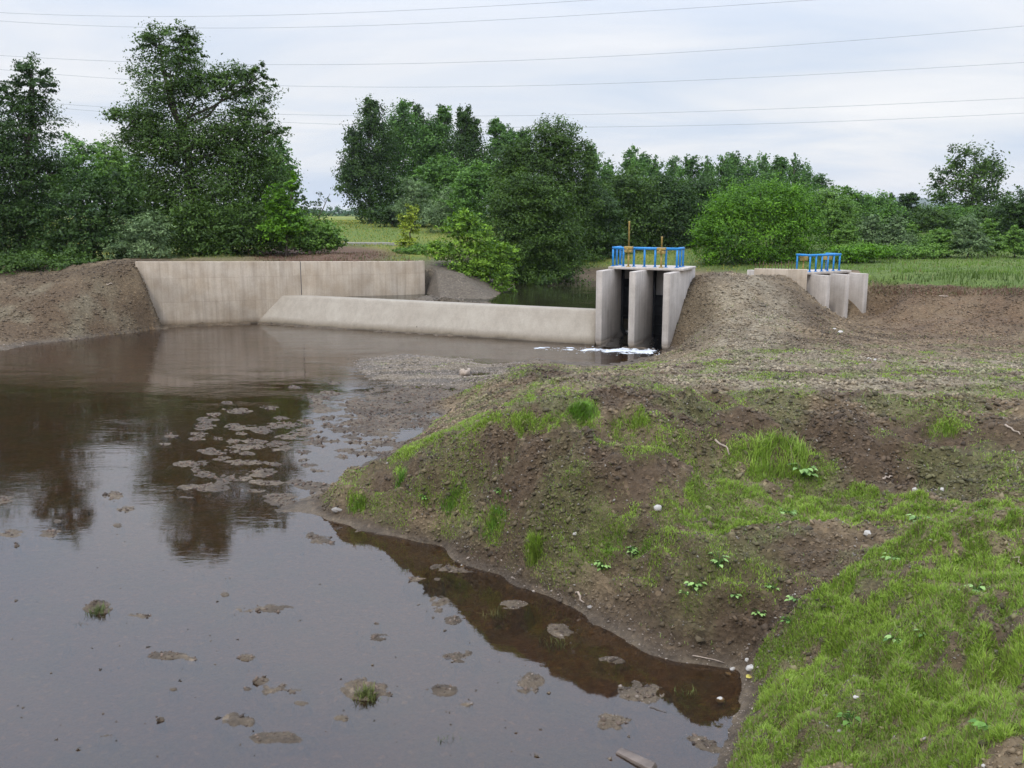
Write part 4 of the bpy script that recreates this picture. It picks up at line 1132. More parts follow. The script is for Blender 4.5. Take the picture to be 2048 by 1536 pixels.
# -- right of the pond
DK = [([(1195, 430, 36, 50), (1200, 500, 42, 60), (1180, 545, 40, 30)], 'dark tree close behind the near sluice piers', 'dark', 66, 620),
      ([(1250, 385, 48, 36), (1265, 440, 60, 50), (1250, 500, 60, 40)], 'silvery-leaved dark tree behind the yellow spindle', 'oak', 70, 780),
      ([(1335, 395, 48, 40), (1350, 450, 60, 50), (1330, 505, 70, 36)], 'deep green tree behind the blue railing', 'dark', 72, 780),
      ([(1400, 390, 38, 36), (1395, 450, 44, 50), (1390, 505, 50, 34)], 'dark tree wedged behind the round bright tree', 'dark', 74, 520)]
for i, (L, lab, fo, yy, nc) in enumerate(DK):
    plant('tree', lab, 'tree', (L[0][0], 540), yy, L, fo, int(nc * .9), 30, .098, seed=40 + i, clump=.17)
plant('tree', 'wide round bright green tree between the two sluice gates', 'tree', (1515, 535), 60,
      [(1520, 405, 78, 40), (1465, 430, 52, 42), (1580, 420, 50, 42), (1430, 475, 40, 34), (1505, 465, 95, 48), (1595, 475, 44, 44), (1402, 488, 20, 18), (1450, 510, 50, 24), (1560, 510, 70, 26), (1618, 440, 20, 28)],
      'acacia', 1500, 34, .078, seed=45, clump=.16, droop=.25, asp=.45)
# far poplar row: three built, the rest copies
ROWP = [(1182, 302, 18), (1214, 332, 20), (1262, 306, 24), (1285, 318, 16), (1308, 324, 14), (1346, 324, 18), (1376, 322, 17), (1410, 325, 16), (1441, 322, 17), (1464, 316, 16), (1490, 324, 17), (1521, 320, 17), (1550, 324, 18), (1583, 320, 14), (1606, 342, 18), (1634, 358, 16)]
protos = []
for i, (px, top, w) in enumerate(ROWP[:3]):
    L = [(px, top + 22, w * .6, 24), (px + 2, top + 60, w, 40), (px - 3, top + 105, w * 1.15, 45), (px + 1, top + 4, 5, 13), (px - 8, top + 18, 5, 12), (px + 9, top + 22, 5, 11)]
    protos.append((plant('poplar', '', 'tree', (px, 448), 130, L, 'poplar', 380, 18, .14, seed=50 + i, bark='greybark', r0=.2, asp=.7, up=.4, spire=.6, crad=.42, flat=.9), px, top, w))
rlab = ['far poplar whose tip shows beside the domed pond tree', 'lower far poplar behind the near sluice gate', 'bushy-topped far poplar, highest above the yellow spindle', 'far poplar half merged with the bushy-topped one', 'narrow far poplar above the blue railing',
        'far poplar in the row where the treetops dip, past the blue railing', 'even-topped far poplar just before the round bright tree', 'far poplar peeping over the near shoulder of the round bright tree', 'far poplar over the round tree, ahead of its summit', 'far poplar straight above the summit of the round tree',
        'far poplar just past the summit of the round tree', 'far poplar over the falling shoulder of the round tree', 'far poplar behind the outer edge of the round tree', 'square-topped last tall poplar of the far row', 'short poplar stepping down after the last tall one', 'lowest poplar closing the far row towards the scrub']
for i, (px, top, w) in enumerate(ROWP):
    if i < 3:
        protos[i][0]['label'] = rlab[i]; protos[i][0]['group'] = 'poplars of the far row'; continue
    src, spx, stop, sw = protos[i % 3]
    b = aty(px, 448, 130 + (i % 4) * 4); b[2] = float(ground_z(b[0], b[1])[0])
    hs = (448 - top) / (448 - stop) * (b[1] / 130)
    copy_plant(src, b, (w / sw * 1.15, w / sw * 1.15, hs), i * 1.3, rlab[i], 'poplars of the far row')
# right-hand scrub
SC = [([(1660, 408, 36, 26), (1665, 450, 44, 36)], 'shrub', 'leafy green scrub tree touching the round bright tree', 66),
      ([(1700, 402, 26, 20), (1690, 385, 10, 14), (1715, 440, 44, 36)], 'mid', 'scrub tree with a spiky tip in the wood edge', 74),
      ([(1745, 410, 32, 22), (1760, 440, 40, 32)], 'mid', 'rounded scrub tree beyond the small sluice gate', 77),
      ([(1782, 425, 22, 20), (1780, 400, 7, 14), (1780, 450, 40, 26)], 'dark', 'darker scrub tree just before the hazy gap', 80),
      ([(1818, 400, 18, 12), (1805, 410, 14, 8), (1822, 428, 20, 16)], 'dark', 'thin sparse tree in front of the hazy hills', 92),
      ([(1862, 440, 40, 24), (1850, 470, 40, 24)], 'oak', 'low dark scrub tree under the lone tall tree', 82),
      ([(1905, 440, 36, 26), (1930, 455, 36, 26)], 'mid', 'mid green scrub at the foot of the lone tall tree', 84),
      ([(1985, 440, 40, 30), (2000, 470, 46, 30)], 'oak', 'dense scrub between the lone tree and the dark edge tree', 78),
      ([(1690, 475, 22, 24), (1700, 500, 34, 18)], 'shrub', 'pale scrub bush behind the short blue railing', 60),
      ([(1742, 458, 26, 26), (1750, 485, 40, 20)], 'willow', 'silvery scrub bush standing before the wood edge', 63),
      ([(1793, 460, 16, 26), (1800, 488, 34, 20)], 'willow', 'upright silvery sapling with pointed top', 62),
      ([(1822, 465, 12, 18), (1835, 490, 36, 16)], 'shrub', 'small pale sapling next to the upright silvery one', 64),
      ([(1880, 480, 24, 20), (1890, 495, 30, 14)], 'shrub', 'yellowish low bush below the lone tall tree', 61),
      ([(1935, 465, 24, 30), (1945, 490, 34, 18)], 'willow', 'grey bush bulging from the wood edge', 60),
      ([(1975, 462, 14, 22), (1985, 490, 26, 16)], 'shrub', 'light sapling beside the grey bulging bush', 62),
      ([(2030, 478, 14, 22), (2035, 495, 26, 14)], 'shrub', 'slender light sapling near the picture edge', 60),
      ([(1700, 510, 40, 14), (1740, 505, 40, 14)], 'acacia', 'low bright bramble heap next to the small sluice gate', 57),
      ([(1800, 505, 46, 12), (1850, 503, 40, 12)], 'shrub', 'low bramble strip along the back of the grass field', 60),
      ([(1680, 440, 30, 40)], 'shrub', 'tall light shrub rising just behind the round tree', 64)]
for i, (L, fo, lab, yy) in enumerate(SC):
    big = len(L) > 0 and yy > 65
    plant('scrub_tree' if big else 'shrub', lab, 'tree' if big else 'shrub', (L[0][0], 515), yy, L, fo, 420 if big else 300, 19, .095 if big else .07, 'scrub behind the grass field', 70 + i, shrub=not big, clump=.13)
plant('tree', 'lone tall airy tree with sky showing through its crown', 'tree', (1935, 490), 92,
      [(1950, 315, 34, 22), (1908, 318, 17, 22), (1975, 345, 26, 28), (1935, 350, 50, 30), (1896, 340, 18, 20), (1873, 362, 12, 10), (1930, 390, 60, 30), (1885, 400, 24, 18), (1980, 395, 26, 24), (1925, 425, 50, 26), (2006, 388, 10, 6)],
      'oak', 250, 30, .14, seed=95, clump=.09, asp=.6, crad=.55, shell=1.2, flat=.8)
plant('tree', 'dark broad tree at the picture edge past the lone tall tree', 'tree', (2050, 500), 70, [(2045, 410, 40, 26), (2030, 440, 40, 34), (2070, 450, 50, 50), (2050, 480, 40, 26)], 'dark', 560, 16, .115, seed=96)
# distant wood on the horizon, reads as one mass
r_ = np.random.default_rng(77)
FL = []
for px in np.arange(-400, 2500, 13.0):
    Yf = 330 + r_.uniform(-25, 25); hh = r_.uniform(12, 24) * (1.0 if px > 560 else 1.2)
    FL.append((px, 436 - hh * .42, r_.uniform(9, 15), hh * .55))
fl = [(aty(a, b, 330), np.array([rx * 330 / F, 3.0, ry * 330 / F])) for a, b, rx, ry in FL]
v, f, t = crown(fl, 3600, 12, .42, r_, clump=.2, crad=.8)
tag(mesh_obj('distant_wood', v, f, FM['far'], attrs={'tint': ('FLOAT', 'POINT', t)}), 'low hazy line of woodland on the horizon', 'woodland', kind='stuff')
# hills
hx = np.linspace(-2200, 2600, 120); hv = []
for x in hx:
    h_ = 14 + 8 * math.sin(x * .0021 + .6) + 4 * math.sin(x * .0067) + 26 * math.exp(-((x - 960) / 150) ** 2)
    hv += [(x, 2150, -8), (x, 2150 + 180, max(h_, 8)), (x, 2150 + 700, -8)]
hf = []
for i in range(len(hx) - 1):
    for j in range(2): hf.append((i * 3 + j, (i + 1) * 3 + j, (i + 1) * 3 + j + 1, i * 3 + j + 1))
tag(mesh_obj('hills', hv, hf, simple('hill_wood', (.06, .085, .06), .9, .2, .01), smooth=True), 'low blue hills far behind the scrub', 'hills', kind='structure')

# ------------------------------------------------------------------ grass
def blades(P, h, w, lean, r_, col):
    n = len(P)
    a = r_.uniform(0, 2 * math.pi, n); dx = np.stack([np.cos(a), np.sin(a), np.zeros(n)], 1)
    b = a + r_.normal(1.57, .5, n); dl = np.stack([np.cos(b), np.sin(b), np.zeros(n)], 1)
    h = h[:, None]; w = w[:, None]; ln = lean[:, None]
    p0 = P - dx * w; p1 = P + dx * w
    mid = P + dl * h * ln * .35 + Z * h * .55
    p2 = mid - dx * w * .8; p3 = mid + dx * w * .8
    p4 = P + dl * h * ln + Z * h * (1 - .3 * ln)
    v = np.stack([p0, p1, p2, p3, p4], 1).reshape(-1, 3)
    k = np.arange(n)[:, None] * 5
    f = np.concatenate([np.stack([k[:, 0], k[:, 0] + 1, k[:, 0] + 3], 1), np.stack([k[:, 0], k[:, 0] + 3, k[:, 0] + 2], 1), np.stack([k[:, 0] + 2, k[:, 0] + 3, k[:, 0] + 4], 1)])
    c = np.repeat(col, 5, 0)
    return v, f, c

# area-weighted sampling of the ground mesh by density
quad_i = quads
qc = (np.stack([gx, gy, gz], 1)[quads]).mean(1)
a_ = np.stack([gx, gy, gz], 1)
qd1 = a_[quads[:, 2]] - a_[quads[:, 0]]; qd2 = a_[quads[:, 3]] - a_[quads[:, 1]]
qarea = .5 * np.linalg.norm(np.cross(qd1, qd2), axis=1)
qgreen = ggreen[quads].mean(1); qmead = gmead[quads].mean(1); qwet = gwet[quads].mean(1); qpx = gpx[quads].mean(1); qpy = gpy[quads].mean(1)
inview = (qpx > -250) & (qpx < 3600) & (qpy < 2600) & (qc[:, 1] > 1.5)
outside = np.where((qpx > 2120) | (qpy > 1600), .35, 1.0)
def scatter(wt, n, r_):
    p = wt * qarea; p = p / p.sum()
    i = r_.choice(len(quads), n, p=p)
    u = r_.random((n, 2))
    q = a_[quads[i]]
    pos = (q[:, 0] * ((1 - u[:, :1]) * (1 - u[:, 1:])) + q[:, 1] * (u[:, :1] * (1 - u[:, 1:])) + q[:, 2] * (u[:, :1] * u[:, 1:]) + q[:, 3] * ((1 - u[:, :1]) * u[:, 1:]))
    return pos, i
r_ = np.random.default_rng(5)
near = inview & (qc[:, 1] < 40) & (qgreen > .03)
dist = np.hypot(qc[:, 0], qc[:, 1])
P, qi = scatter(near * outside * qgreen ** 1.3 * np.clip((11 / dist) ** 1.0, .35, 1.6), 520000, r_)
patch = fbm(P[:, 0], P[:, 1], .8, 3, 101); pt2 = fbm(P[:, 0], P[:, 1], .25, 2, 102)
dd = np.hypot(P[:, 0], P[:, 1])
hh = np.clip(.052 + .028 * patch + .02 * pt2, .026, .2) * r_.uniform(.6, 1.4, len(P)) * np.clip(.6 + .6 * qgreen[qi], .5, 1.2)
ppx, ppy = proj(P[:, 0], P[:, 1], P[:, 2])
tall = (r_.random(len(P)) ** 2.5) * ell(ppx, ppy, 1550, 918, 75, 42) * .42 + ell(ppx, ppy, 1165, 826, 32, 18) * .10 + ell(ppx, ppy, 1068, 1098, 16, 26) * .16 + ell(ppx, ppy, 715, 1008, 18, 18) * .10 + ell(ppx, ppy, 1260, 848, 40, 16) * .07 + ell(ppx, ppy, 800, 955, 12, 18) * .12 + ell(ppx, ppy, 1890, 868, 40, 10) * .06
hh = hh + tall * r_.uniform(.4, 1.1, len(P))
ww = np.clip(.0016 + .00034 * dd, .0022, .012) * r_.uniform(.7, 1.3, len(P))
tt = np.clip(.5 + .32 * patch + r_.normal(0, .20, len(P)), 0, 1)[:, None]
gc = np.array((.135, .235, .026)) * (1 - tt) + np.array((.370, .500, .080)) * tt
dry = (r_.random(len(P)) < .08 + .12 * (patch < -.2))[:, None]; hh = hh * np.where(dry[:, 0] & (r_.random(len(P)) < .3), 1.9, 1)
gc = np.where(dry, np.array((.22, .19, .09)), gc)
vg = ell(ppx, ppy, 1165, 826, 34, 20) + ell(ppx, ppy, 1255, 1095, 55, 30) * .8
gc = gc * (1 - .35 * np.clip(vg, 0, 1)[:, None]) + np.array((.07, .30, .02)) * .35 * np.clip(vg, 0, 1)[:, None]
v, f, c = blades(P - Z * .01, hh, ww, r_.uniform(.15, .9, len(P)), r_, gc)
tag(mesh_obj('grass', v, f, M['grass'], attrs={'gcol': ('FLOAT_COLOR', 'POINT', c)}), 'fresh green grass sprouting in patches over the soil bank', 'grass', kind='stuff')
# field and meadow grass
fm = (qpx > -100) & (qpx < 2250) & (qc[:, 1] > 38) & (qc[:, 1] < 140) & (qmead > .3)
P, qi = scatter(fm * qmead / np.maximum(qc[:, 1], 30) ** 1.6, 90000, r_)
dd = np.hypot(P[:, 0], P[:, 1]); ppx, ppy = proj(P[:, 0], P[:, 1], P[:, 2])
rightf = (ppx > 1600)
patch = fbm(P[:, 0], P[:, 1], 2.2, 3, 111)
hh = np.where(rightf, .19 + .12 * patch, .16) * r_.uniform(.5, 1.4, len(P))
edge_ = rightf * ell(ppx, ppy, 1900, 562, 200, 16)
hh = np.clip(hh * (1 + .7 * edge_), .08, 1.3)
tt = np.clip(.5 + .55 * patch + r_.normal(0, .2, len(P)), 0, 1)[:, None]
gc = np.array((.070, .125, .018)) * (1 - tt) + np.array((.175, .280, .045)) * tt
gc = np.where(((~rightf) & (r_.random(len(P)) < .45))[:, None], np.array((.34, .31, .055)), gc)
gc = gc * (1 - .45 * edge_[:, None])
gc = np.where((rightf & (r_.random(len(P)) < .05))[:, None], np.array((.22, .19, .07)), gc)
v, f, c = blades(P - Z * .03, hh, np.clip(.0004 * dd, .012, .05) * r_.uniform(.6, 1.3, len(P)), r_.uniform(.1, .7, len(P)), r_, gc)
tag(mesh_obj('meadow_grass', v, f, M['grass'], attrs={'gcol': ('FLOAT_COLOR', 'POINT', c)}), 'tall yellow-green grass of the fields above the banks', 'grass', kind='stuff')
# dry reddish weeds on the fill behind the wall, along its top and on the cut bank
Pw = []
for _ in range(5200):
    px = rng.uniform(300, 850); q = aty(px, 520, 48.6); tt_ = wall_t(px)
    n_ = -rng.uniform(.05, 1.0) if rng.random() < .3 else -rng.uniform(.5, 6.0)
    q = A0 + wd * tt_ + wn * n_
    if px > 520 or n_ > -.5: Pw.append((q[0], q[1]))
for _ in range(1500):
    q = hit(rng.uniform(1740, 2048), rng.uniform(574, 592)); Pw.append((q[0], q[1]))
Pw = np.array(Pw); zz = ground_z(Pw[:, 0], Pw[:, 1])
tq = (Pw[:, 0] - A0[0]) * wd[0] + (Pw[:, 1] - A0[1]) * wd[1]
P = np.column_stack([Pw, zz]); n_ = len(P)
nq = (Pw[:, 0] - A0[0]) * wn[0] + (Pw[:, 1] - A0[1]) * wn[1]
P[:, 2] = np.where((nq > -.45) & (Pw[:, 0] < 0), 2.95, P[:, 2])
gc = np.array((.16, .085, .055))[None] * rng.uniform(.6, 1.4, (n_, 1)); gr_ = rng.random(n_) < .3
gc = np.where(gr_[:, None], np.array((.09, .12, .03)), gc)
hw = np.where((nq > -.45) & (Pw[:, 0] < 0), rng.uniform(.02, .09, n_), rng.uniform(.05, .22, n_))
v, f, c = blades(P - Z * .02, hw, np.full(n_, .012), rng.uniform(.1, .8, n_), r_, gc)
tag(mesh_obj('dry_weeds', v, f, M['grass'], attrs={'gcol': ('FLOAT_COLOR', 'POINT', c)}), 'reddish dry weeds along the wall top and cut bank', 'weeds', kind='stuff')

# ------------------------------------------------------------------ clods and pebbles
def clod_mat():
    m, nt, out = new_mat('clods'); L = nt.links
    a = N(nt, 'ShaderNodeAttribute', attribute_name='gcol')
    d = N(nt, 'ShaderNodeBsdfPrincipled', i_Roughness=.9); L.new(a.outputs['Color'], d.inputs['Base Color']); L.new(d.outputs[0], out.inputs[0])
    return m
M['clods'] = clod_mat()
soil = inview * (qc[:, 1] < 46) * (qc[:, 2] > .02) * (qmead < .5) * sstep(.02, .25, qc[:, 2])
P, qi = scatter(soil * outside * (1 - .75 * qgreen) * np.clip((14 / dist) ** 1.25, .02, 2) * (.35 + sstep(-.4, .4, fbm(qc[:, 0], qc[:, 1], 1.5, 3, 121))), 210000, r_)
dd = np.hypot(P[:, 0], P[:, 1])
sz = np.clip(r_.gamma(1.5, .0085, len(P)) * np.clip(dd / 12, .7, 2.0), .006, .075)
cb = gcol[quads[qi, 0]] * r_.uniform(.45, 1.65, (len(P), 1))
peb = (r_.random(len(P)) < .09) & (sz < .03)
cb = np.where(peb[:, None], np.array((.22, .195, .165)) * r_.uniform(.6, 1.3, (len(P), 1)), cb)
v, f = lumps(P + Z * (sz * .15)[:, None], sz, 9, .7)
tag(mesh_obj('soil_clods', v, f, M['clods'], attrs={'gcol': ('FLOAT_COLOR', 'POINT', np.repeat(cb, 6, 0))}), 'loose soil clods and pebbles strewn over the banks', 'clods', kind='stuff')
# gravel on the bar and along the water's edge
gbar = ell(qpx, qpy, 870, 735, 210, 42) + .25 * (qpx > 900) * (qpy > 1080) + .25 * ell(qpx, qpy, 100, 690, 350, 40)
gw = inview * (qc[:, 2] > -.03) * (qc[:, 2] < .22) * (qc[:, 1] < 45) * gbar
P, qi = scatter(gw * np.clip((14 / dist) ** 1.2, .1, 2), 24000, r_)
dd = np.hypot(P[:, 0], P[:, 1])
sz = np.clip(r_.gamma(1.6, .0060, len(P)) * np.clip(dd / 14, .7, 1.8), .006, .05)
tt = r_.random((len(P), 1)) ** 2
cb = (gcol[quads[qi, 0]] * .75 + np.array((.02, .017, .014))) * (1 - tt) + np.array((.34, .28, .23)) * tt
v, f = lumps(P, sz, 10, .6)
tag(mesh_obj('gravel', v, f, M['clods'], attrs={'gcol': ('FLOAT_COLOR', 'POINT', np.repeat(cb, 6, 0))}), 'grey river gravel on the bar and water margins', 'gravel', kind='stuff')

qis = gis[quads].mean(1)
P, qi = scatter(inview * (qc[:, 2] > -.004) * (qc[:, 2] < .12) * (qis > .25) * np.clip((14 / dist) ** 1.2, .2, 2), 5000, r_)
dd = np.hypot(P[:, 0], P[:, 1])
sz = np.clip(r_.gamma(1.3, .010, len(P)) * np.clip(dd / 12, .7, 1.6), .005, .06)
cb = np.array((.120, .085, .062)) * r_.uniform(.35, 1.3, (len(P), 1))
v, f = lumps(P, sz, 12, .7)
tag(mesh_obj('mud_crumbs', v, f, M['clods'], attrs={'gcol': ('FLOAT_COLOR', 'POINT', np.repeat(cb, 6, 0))}), 'dark crumbs of mud on the islets in the shallows', 'mud', kind='stuff')
n_ = 260
fx = rng.uniform(0, 1380, n_); fy = 760 + 760 * rng.random(n_) ** .8
P = np.array([atz(a, b, .004) for a, b in zip(fx, fy)]); ok_ = ground_z(P[:, 0], P[:, 1]) < -.02; P = P[ok_]
sz = np.clip(rng.gamma(1.5, .008, len(P)), .004, .035)
v, f = lumps(P, sz, 14, .35)
tag(mesh_obj('floating_debris', v, f, M['clods'], attrs={'gcol': ('FLOAT_COLOR', 'POINT', np.repeat(np.array((.06, .045, .03)) * rng.uniform(.4, 2.5, (len(P), 1)), 6, 0))}), 'dark specks of leaf and twig litter floating on the river', 'debris', kind='stuff')
# fine dry sprouts among the bare soil
P, qi = scatter(inview * (qc[:, 1] < 38) * (qc[:, 2] > .12) * (qgreen < .5) * (qpx > 640) * (qmead < .3) * np.where((qpy > 850) & (qpx < 1420), .5, 1) * sstep(-.1, .5, fbm(qc[:, 0], qc[:, 1], 1.3, 4, 65)) * np.clip((14 / dist) ** 1.4, .05, 1.5), 26000, r_)
dd = np.hypot(P[:, 0], P[:, 1]); tt = r_.random((len(P), 1))
gc = np.array((.10, .15, .03)) * (1 - tt) + np.array((.26, .32, .09)) * tt
gc = np.where(r_.random((len(P), 1)) < .25, np.array((.28, .23, .13)), gc)
v, f, c = blades(P, r_.gamma(2.2, .016, len(P)) + .01, np.clip(.0005 * dd, .003, .012), r_.uniform(.3, 1.2, len(P)), r_, gc)
tag(mesh_obj('sprouting_grass', v, f, M['grass'], attrs={'gcol': ('FLOAT_COLOR', 'POINT', c)}), 'thin grass sprouts scattered over the bare brown soil', 'grass', kind='stuff')

# ------------------------------------------------------------------ single stones, clods, sticks
def rock(name, label, px, py, wpx, hpx, mat, rot=0.0, flat=.6, cat='stone', group=None, lift=.2, seed=0):
    q = hit(px, py + hpx * .4); wpx *= .88
    s = q[1] / F
    rx = wpx * s * .5; rz = max(hpx * s * .42, rx * .3)
    r_ = np.random.default_rng(300 + seed)
    vs = []; fs = []; nu, nv = 12, 8
    ph = r_.uniform(0, 6.28, 6)
    for i in range(nv + 1):
        th = math.pi * i / nv
        for j in range(nu):
            fi = 2 * math.pi * j / nu
            d = np.array([math.sin(th) * math.cos(fi), math.sin(th) * math.sin(fi), math.cos(th)])
            k = 1 + .14 * math.sin(3 * d[0] + ph[0]) + .12 * math.sin(4 * d[1] + ph[1]) + .10 * math.sin(5 * d[2] + 3 * d[0] + ph[2]) + r_.normal(0, .05) + .10 * math.sin(9 * d[0] + ph[3]) * math.sin(8 * d[1] + ph[4])
            k = min(max(k, .6), 1.15)
            vs.append((d * k * np.array([rx, rx * .72, rz])))
    for i in range(nv):
        for j in range(nu):
            fs.append((i * nu + j, (i + 1) * nu + j, (i + 1) * nu + (j + 1) % nu, i * nu + (j + 1) % nu))
    o = mesh_obj(name, vs, fs, mat, smooth=False)
    o.location = (q[0], q[1], q[2] + rz * lift); o.rotation_euler = (0, r_.normal(0, .15), rot)
    tag(o, label, cat, group)
    return o
k = 0
for (px, py, w, h_, ro, lab) in [
    (1465, 1335, 14, 11, .6, 'small white stone on the cove edge, between two larger white stones'),
    (1457, 1346, 18, 8, .1, 'flat white stone lying lowest at the cove edge'),
    (1502, 1331, 27, 14, .3, 'largest grey-white stone at the foot of the grass in the cove'),
    (1494, 1317, 14, 10, .8, 'pale stone leaning on the largest cove stone'),
    (1441, 1399, 24, 14, .4, 'white stone half under water off the cove'),
    (1315, 1011, 20, 19, .5, 'white angular stone on the brown mound'),
    (1829, 976, 14, 11, .3, 'white stone on the dark soil slope behind the grass'),
    (1884, 976, 12, 12, .9, 'small white stone at the bottom edge of the dark soil slope'),
    (1712, 1392, 18, 8, .5, 'pale flat stone lying in the foreside grass slope'),
    (1735, 1063, 20, 14, .2, 'rounded pale stone on the grassy rise'),
    (1968, 1530, 13, 10, .2, 'bright white stone low in the grass at the picture bottom'),
    (1738, 716, 12, 6, .2, 'white stone of a pair out on the gravel plateau'),
    (1750, 718, 10, 6, .7, 'smaller white stone of the pair out on the gravel plateau'),
    (675, 1016, 26, 13, .2, 'pale boulder stuck in the tip of the brown mound'),
    (1150, 1066, 12, 9, .2, 'pale stone on the mound slope above the reeds'),
    (1180, 1212, 14, 10, .2, 'rounded stone by the stick on the water edge'),
    (925, 1132, 14, 9, .2, 'small pale stone on the brown shore below the mound'),
    (1652, 1390, 16, 10, .2, 'greyish stone poking out of the lower grass'),
    (1680, 1460, 16, 10, .2, 'grey stone lowest in the grass slope')]:
    rock('stone', lab, px, py, w, h_, M['stone'] if k not in (13, 15, 17, 18) else M['greystone'], ro, seed=k, lift=.9 if k == 4 else .2); k += 1
# pebbles along the shore under the mound are part of the gravel; dark clods stand in the shallows
for (px, py, w, h_, lab) in [
    (936, 1281, 18, 13, 'dark mud clod in the shallows beside two mud heaps'), (896, 1315, 14, 7, 'flat black clod in the open water above a mud heap'), (604, 1105, 10, 9, 'small black clod near the tip of the mound'),
    (609, 1064, 7, 7, 'tiny dark clod off the tip of the mound'), (227, 1006, 22, 12, 'brown clod alone in the tree reflection gap'), (237, 1333, 8, 7, 'black clod in the wide empty shallows'), (222, 1339, 6, 6, 'little dark clod next to the black one in the empty shallows'),
    (630, 904, 14, 6, 'dark clod among the mud islets'), (747, 1292, 8, 8, 'dark twiggy clod on a sunken mud bank'), (714, 1262, 5, 12, 'short dark stub sticking out of the water'), (178, 1024, 5, 10, 'dark upright stub in the far shallows'), (912, 1330, 10, 8, 'crumbly clod on top of a mud heap'), (505, 1456, 9, 8, 'black crumb on the lowest mud heap')]:
    q = hit(px, py + 3); rock('mud_clod', lab, px, py, w, h_, M['mudclod'], .3, cat='clod', lift=.1, seed=k); k += 1

def stick(label, a, b, r, mat='wood', name='stick', lift=.02, seg=5, name_cat='stick'):
    A = hit(*a); B = hit(*b)
    pts = []
    for i in range(seg + 1):
        t = i / seg; p = A * (1 - t) + B * t + rng.normal(0, r * .7, 3) * (0 < i < seg); p[2] = max(p[2], float(ground_z(p[0], p[1])[0]), -.02) + lift
        pts.append(p)
    m = MB(); root = pts[0].copy()
    m.tube([p - root for p in pts], [r * (1 - .45 * i / seg) for i in range(seg + 1)], 7)
    o = m.build(name, M[mat], None, True); o.location = tuple(root)
    return tag(o, label, name_cat)
stick('long pale stick lying on the dark soil behind the tall weeds', (1430, 884), (1458, 914), .022)
stick('short bleached stick pointing at the water on the mound shore', (1152, 1190), (1168, 1210), .020)
stick('thick bleached log lying on the gravel bar', (921, 751), (938, 744), .13, name='log', name_cat='log', lift=.08)
stick('thin straw-coloured stick along the edge of the cove', (1385, 1315), (1450, 1330), .008)
stick('pale stick on the slope at the picture edge', (2010, 852), (2040, 872), .018)
stick('twig lying on the upper slope of the grass bank', (2022, 1120), (2044, 1132), .012)
stick('bent twig stuck in the water at the weir toe', (1100, 682), (1128, 676), .02)
stick('dark twig lying across the big mud heap by the cove', (1300, 1424), (1332, 1434), .010, 'bark')
stick('bleached wood scrap low on the far brown bank', (213, 570), (226, 571), .03)
stick('yellowish stalk on the rusty clay of the side channel', (1878, 594), (1896, 594), .035)
stick('pale root lying on the dark soil slope', (1765, 960), (1785, 955), .02)
# white debris on the plateau
for (px, py, w, h_, lab) in [(1668, 657, 12, 7, 'white broken slab piece on the ramp below the small sluice gate'), (1680, 662, 14, 7, 'second broken slab piece touching the first on the ramp')]:
    rock('rubble_piece', lab, px, py, w, h_, M['stone'], .4, cat='rubble', seed=k); k += 1
# plank drifting near the bottom edge
qa, qb = atz(1236, 1500, .012), atz(1310, 1540, .0)
d_ = qb - qa; d_[2] = 0; ln = np.linalg.norm(d_); d_ /= ln; nn = np.array([-d_[1], d_[0], 0])
m = MB(); m.hexa([np.array([0, -.055, -.02]), np.array([ln, -.075, -.04]), np.array([ln, .07, -.04]), np.array([0, .05, -.02]), np.array([.02, -.05, .012]), np.array([ln, -.07, .02]), np.array([ln - .04, .06, .02]), np.array([0, .045, .012])])
pk = m.build('plank', M['plank'], None, False, .006); pk.location = tuple(qa); pk.rotation_euler = (0, -.02, math.atan2(d_[1], d_[0]))
tag(pk, 'half-sunk weathered plank floating in the shallows near the grass bank', 'plank')
# kerb of the field track beyond the wall
ka, kb = aty(688, 485, 63), aty(812, 487, 63); zk = ka[2] - .16; ka[2] = kb[2] = 0
d_ = kb - ka; ln = np.linalg.norm(d_); d_ /= ln; nn = np.array([-d_[1], d_[0], 0])
m = MB(); m.box(ka, d_, nn, Z, 0, ln, 0, .6, zk - .5, zk + .16); kr = m.build('kerb_slab', M['kerb'], None, False, .03)
tag(kr, 'pale concrete kerb slab at the near edge of the yellow meadow', 'kerb')
# yellow leaf on the bank edge
q = hit(1497, 1359)
lf = mesh_obj('fallen_leaf', [(-.05, 0, 0), (-.02, -.03, .01), (.03, -.025, .015), (.055, 0, .005), (.03, .028, .012), (-.02, .03, .012), (0, 0, .0)], [(0, 1, 6), (1, 2, 6), (2, 3, 6), (3, 4, 6), (4, 5, 6), (5, 0, 6)], M['leafyellow'])
lf.location = (q[0], q[1], q[2] + .03); lf.rotation_euler = (.3, .2, .7); so = lf.modifiers.new('thick', 'SOLIDIFY'); so.thickness = .002
tag(lf, 'yellow fallen leaf at the edge of the cove grass', 'leaf')

# ------------------------------------------------------------------ single tussocks and broad-leaved weeds
def tussock(label, px, py, n, h_, spread, tone, seed, group=None, name='grass_tussock'):
    r_ = np.random.default_rng(500 + seed)
    q = hit(px, py)
    dx = r_.normal(0, spread, (n, 2)); dx[:, 1] *= .6
    g = np.maximum(ground_z(q[0] + dx[:, 0], q[1] + dx[:, 1]), -.05) - q[2]
    P = np.column_stack([dx, g])
    t = r_.random((n, 1)); gc = np.array(tone) * (.6 + .8 * t)
    v, f, c = blades(P, h_ * r_.uniform(.4, 1.2, n), np.full(n, .0045), r_.uniform(.1, .9, n), r_, gc)
    o = mesh_obj(name, v, f, M['grass'], attrs={'gcol': ('FLOAT_COLOR', 'POINT', c)}); o.location = tuple(q)
    return tag(o, label, 'grass tuft', group)
tussock('grass tuft growing on the mud islet in the middle shallows', 735, 1392, 170, .11, .07, (.16, .19, .05), 1)
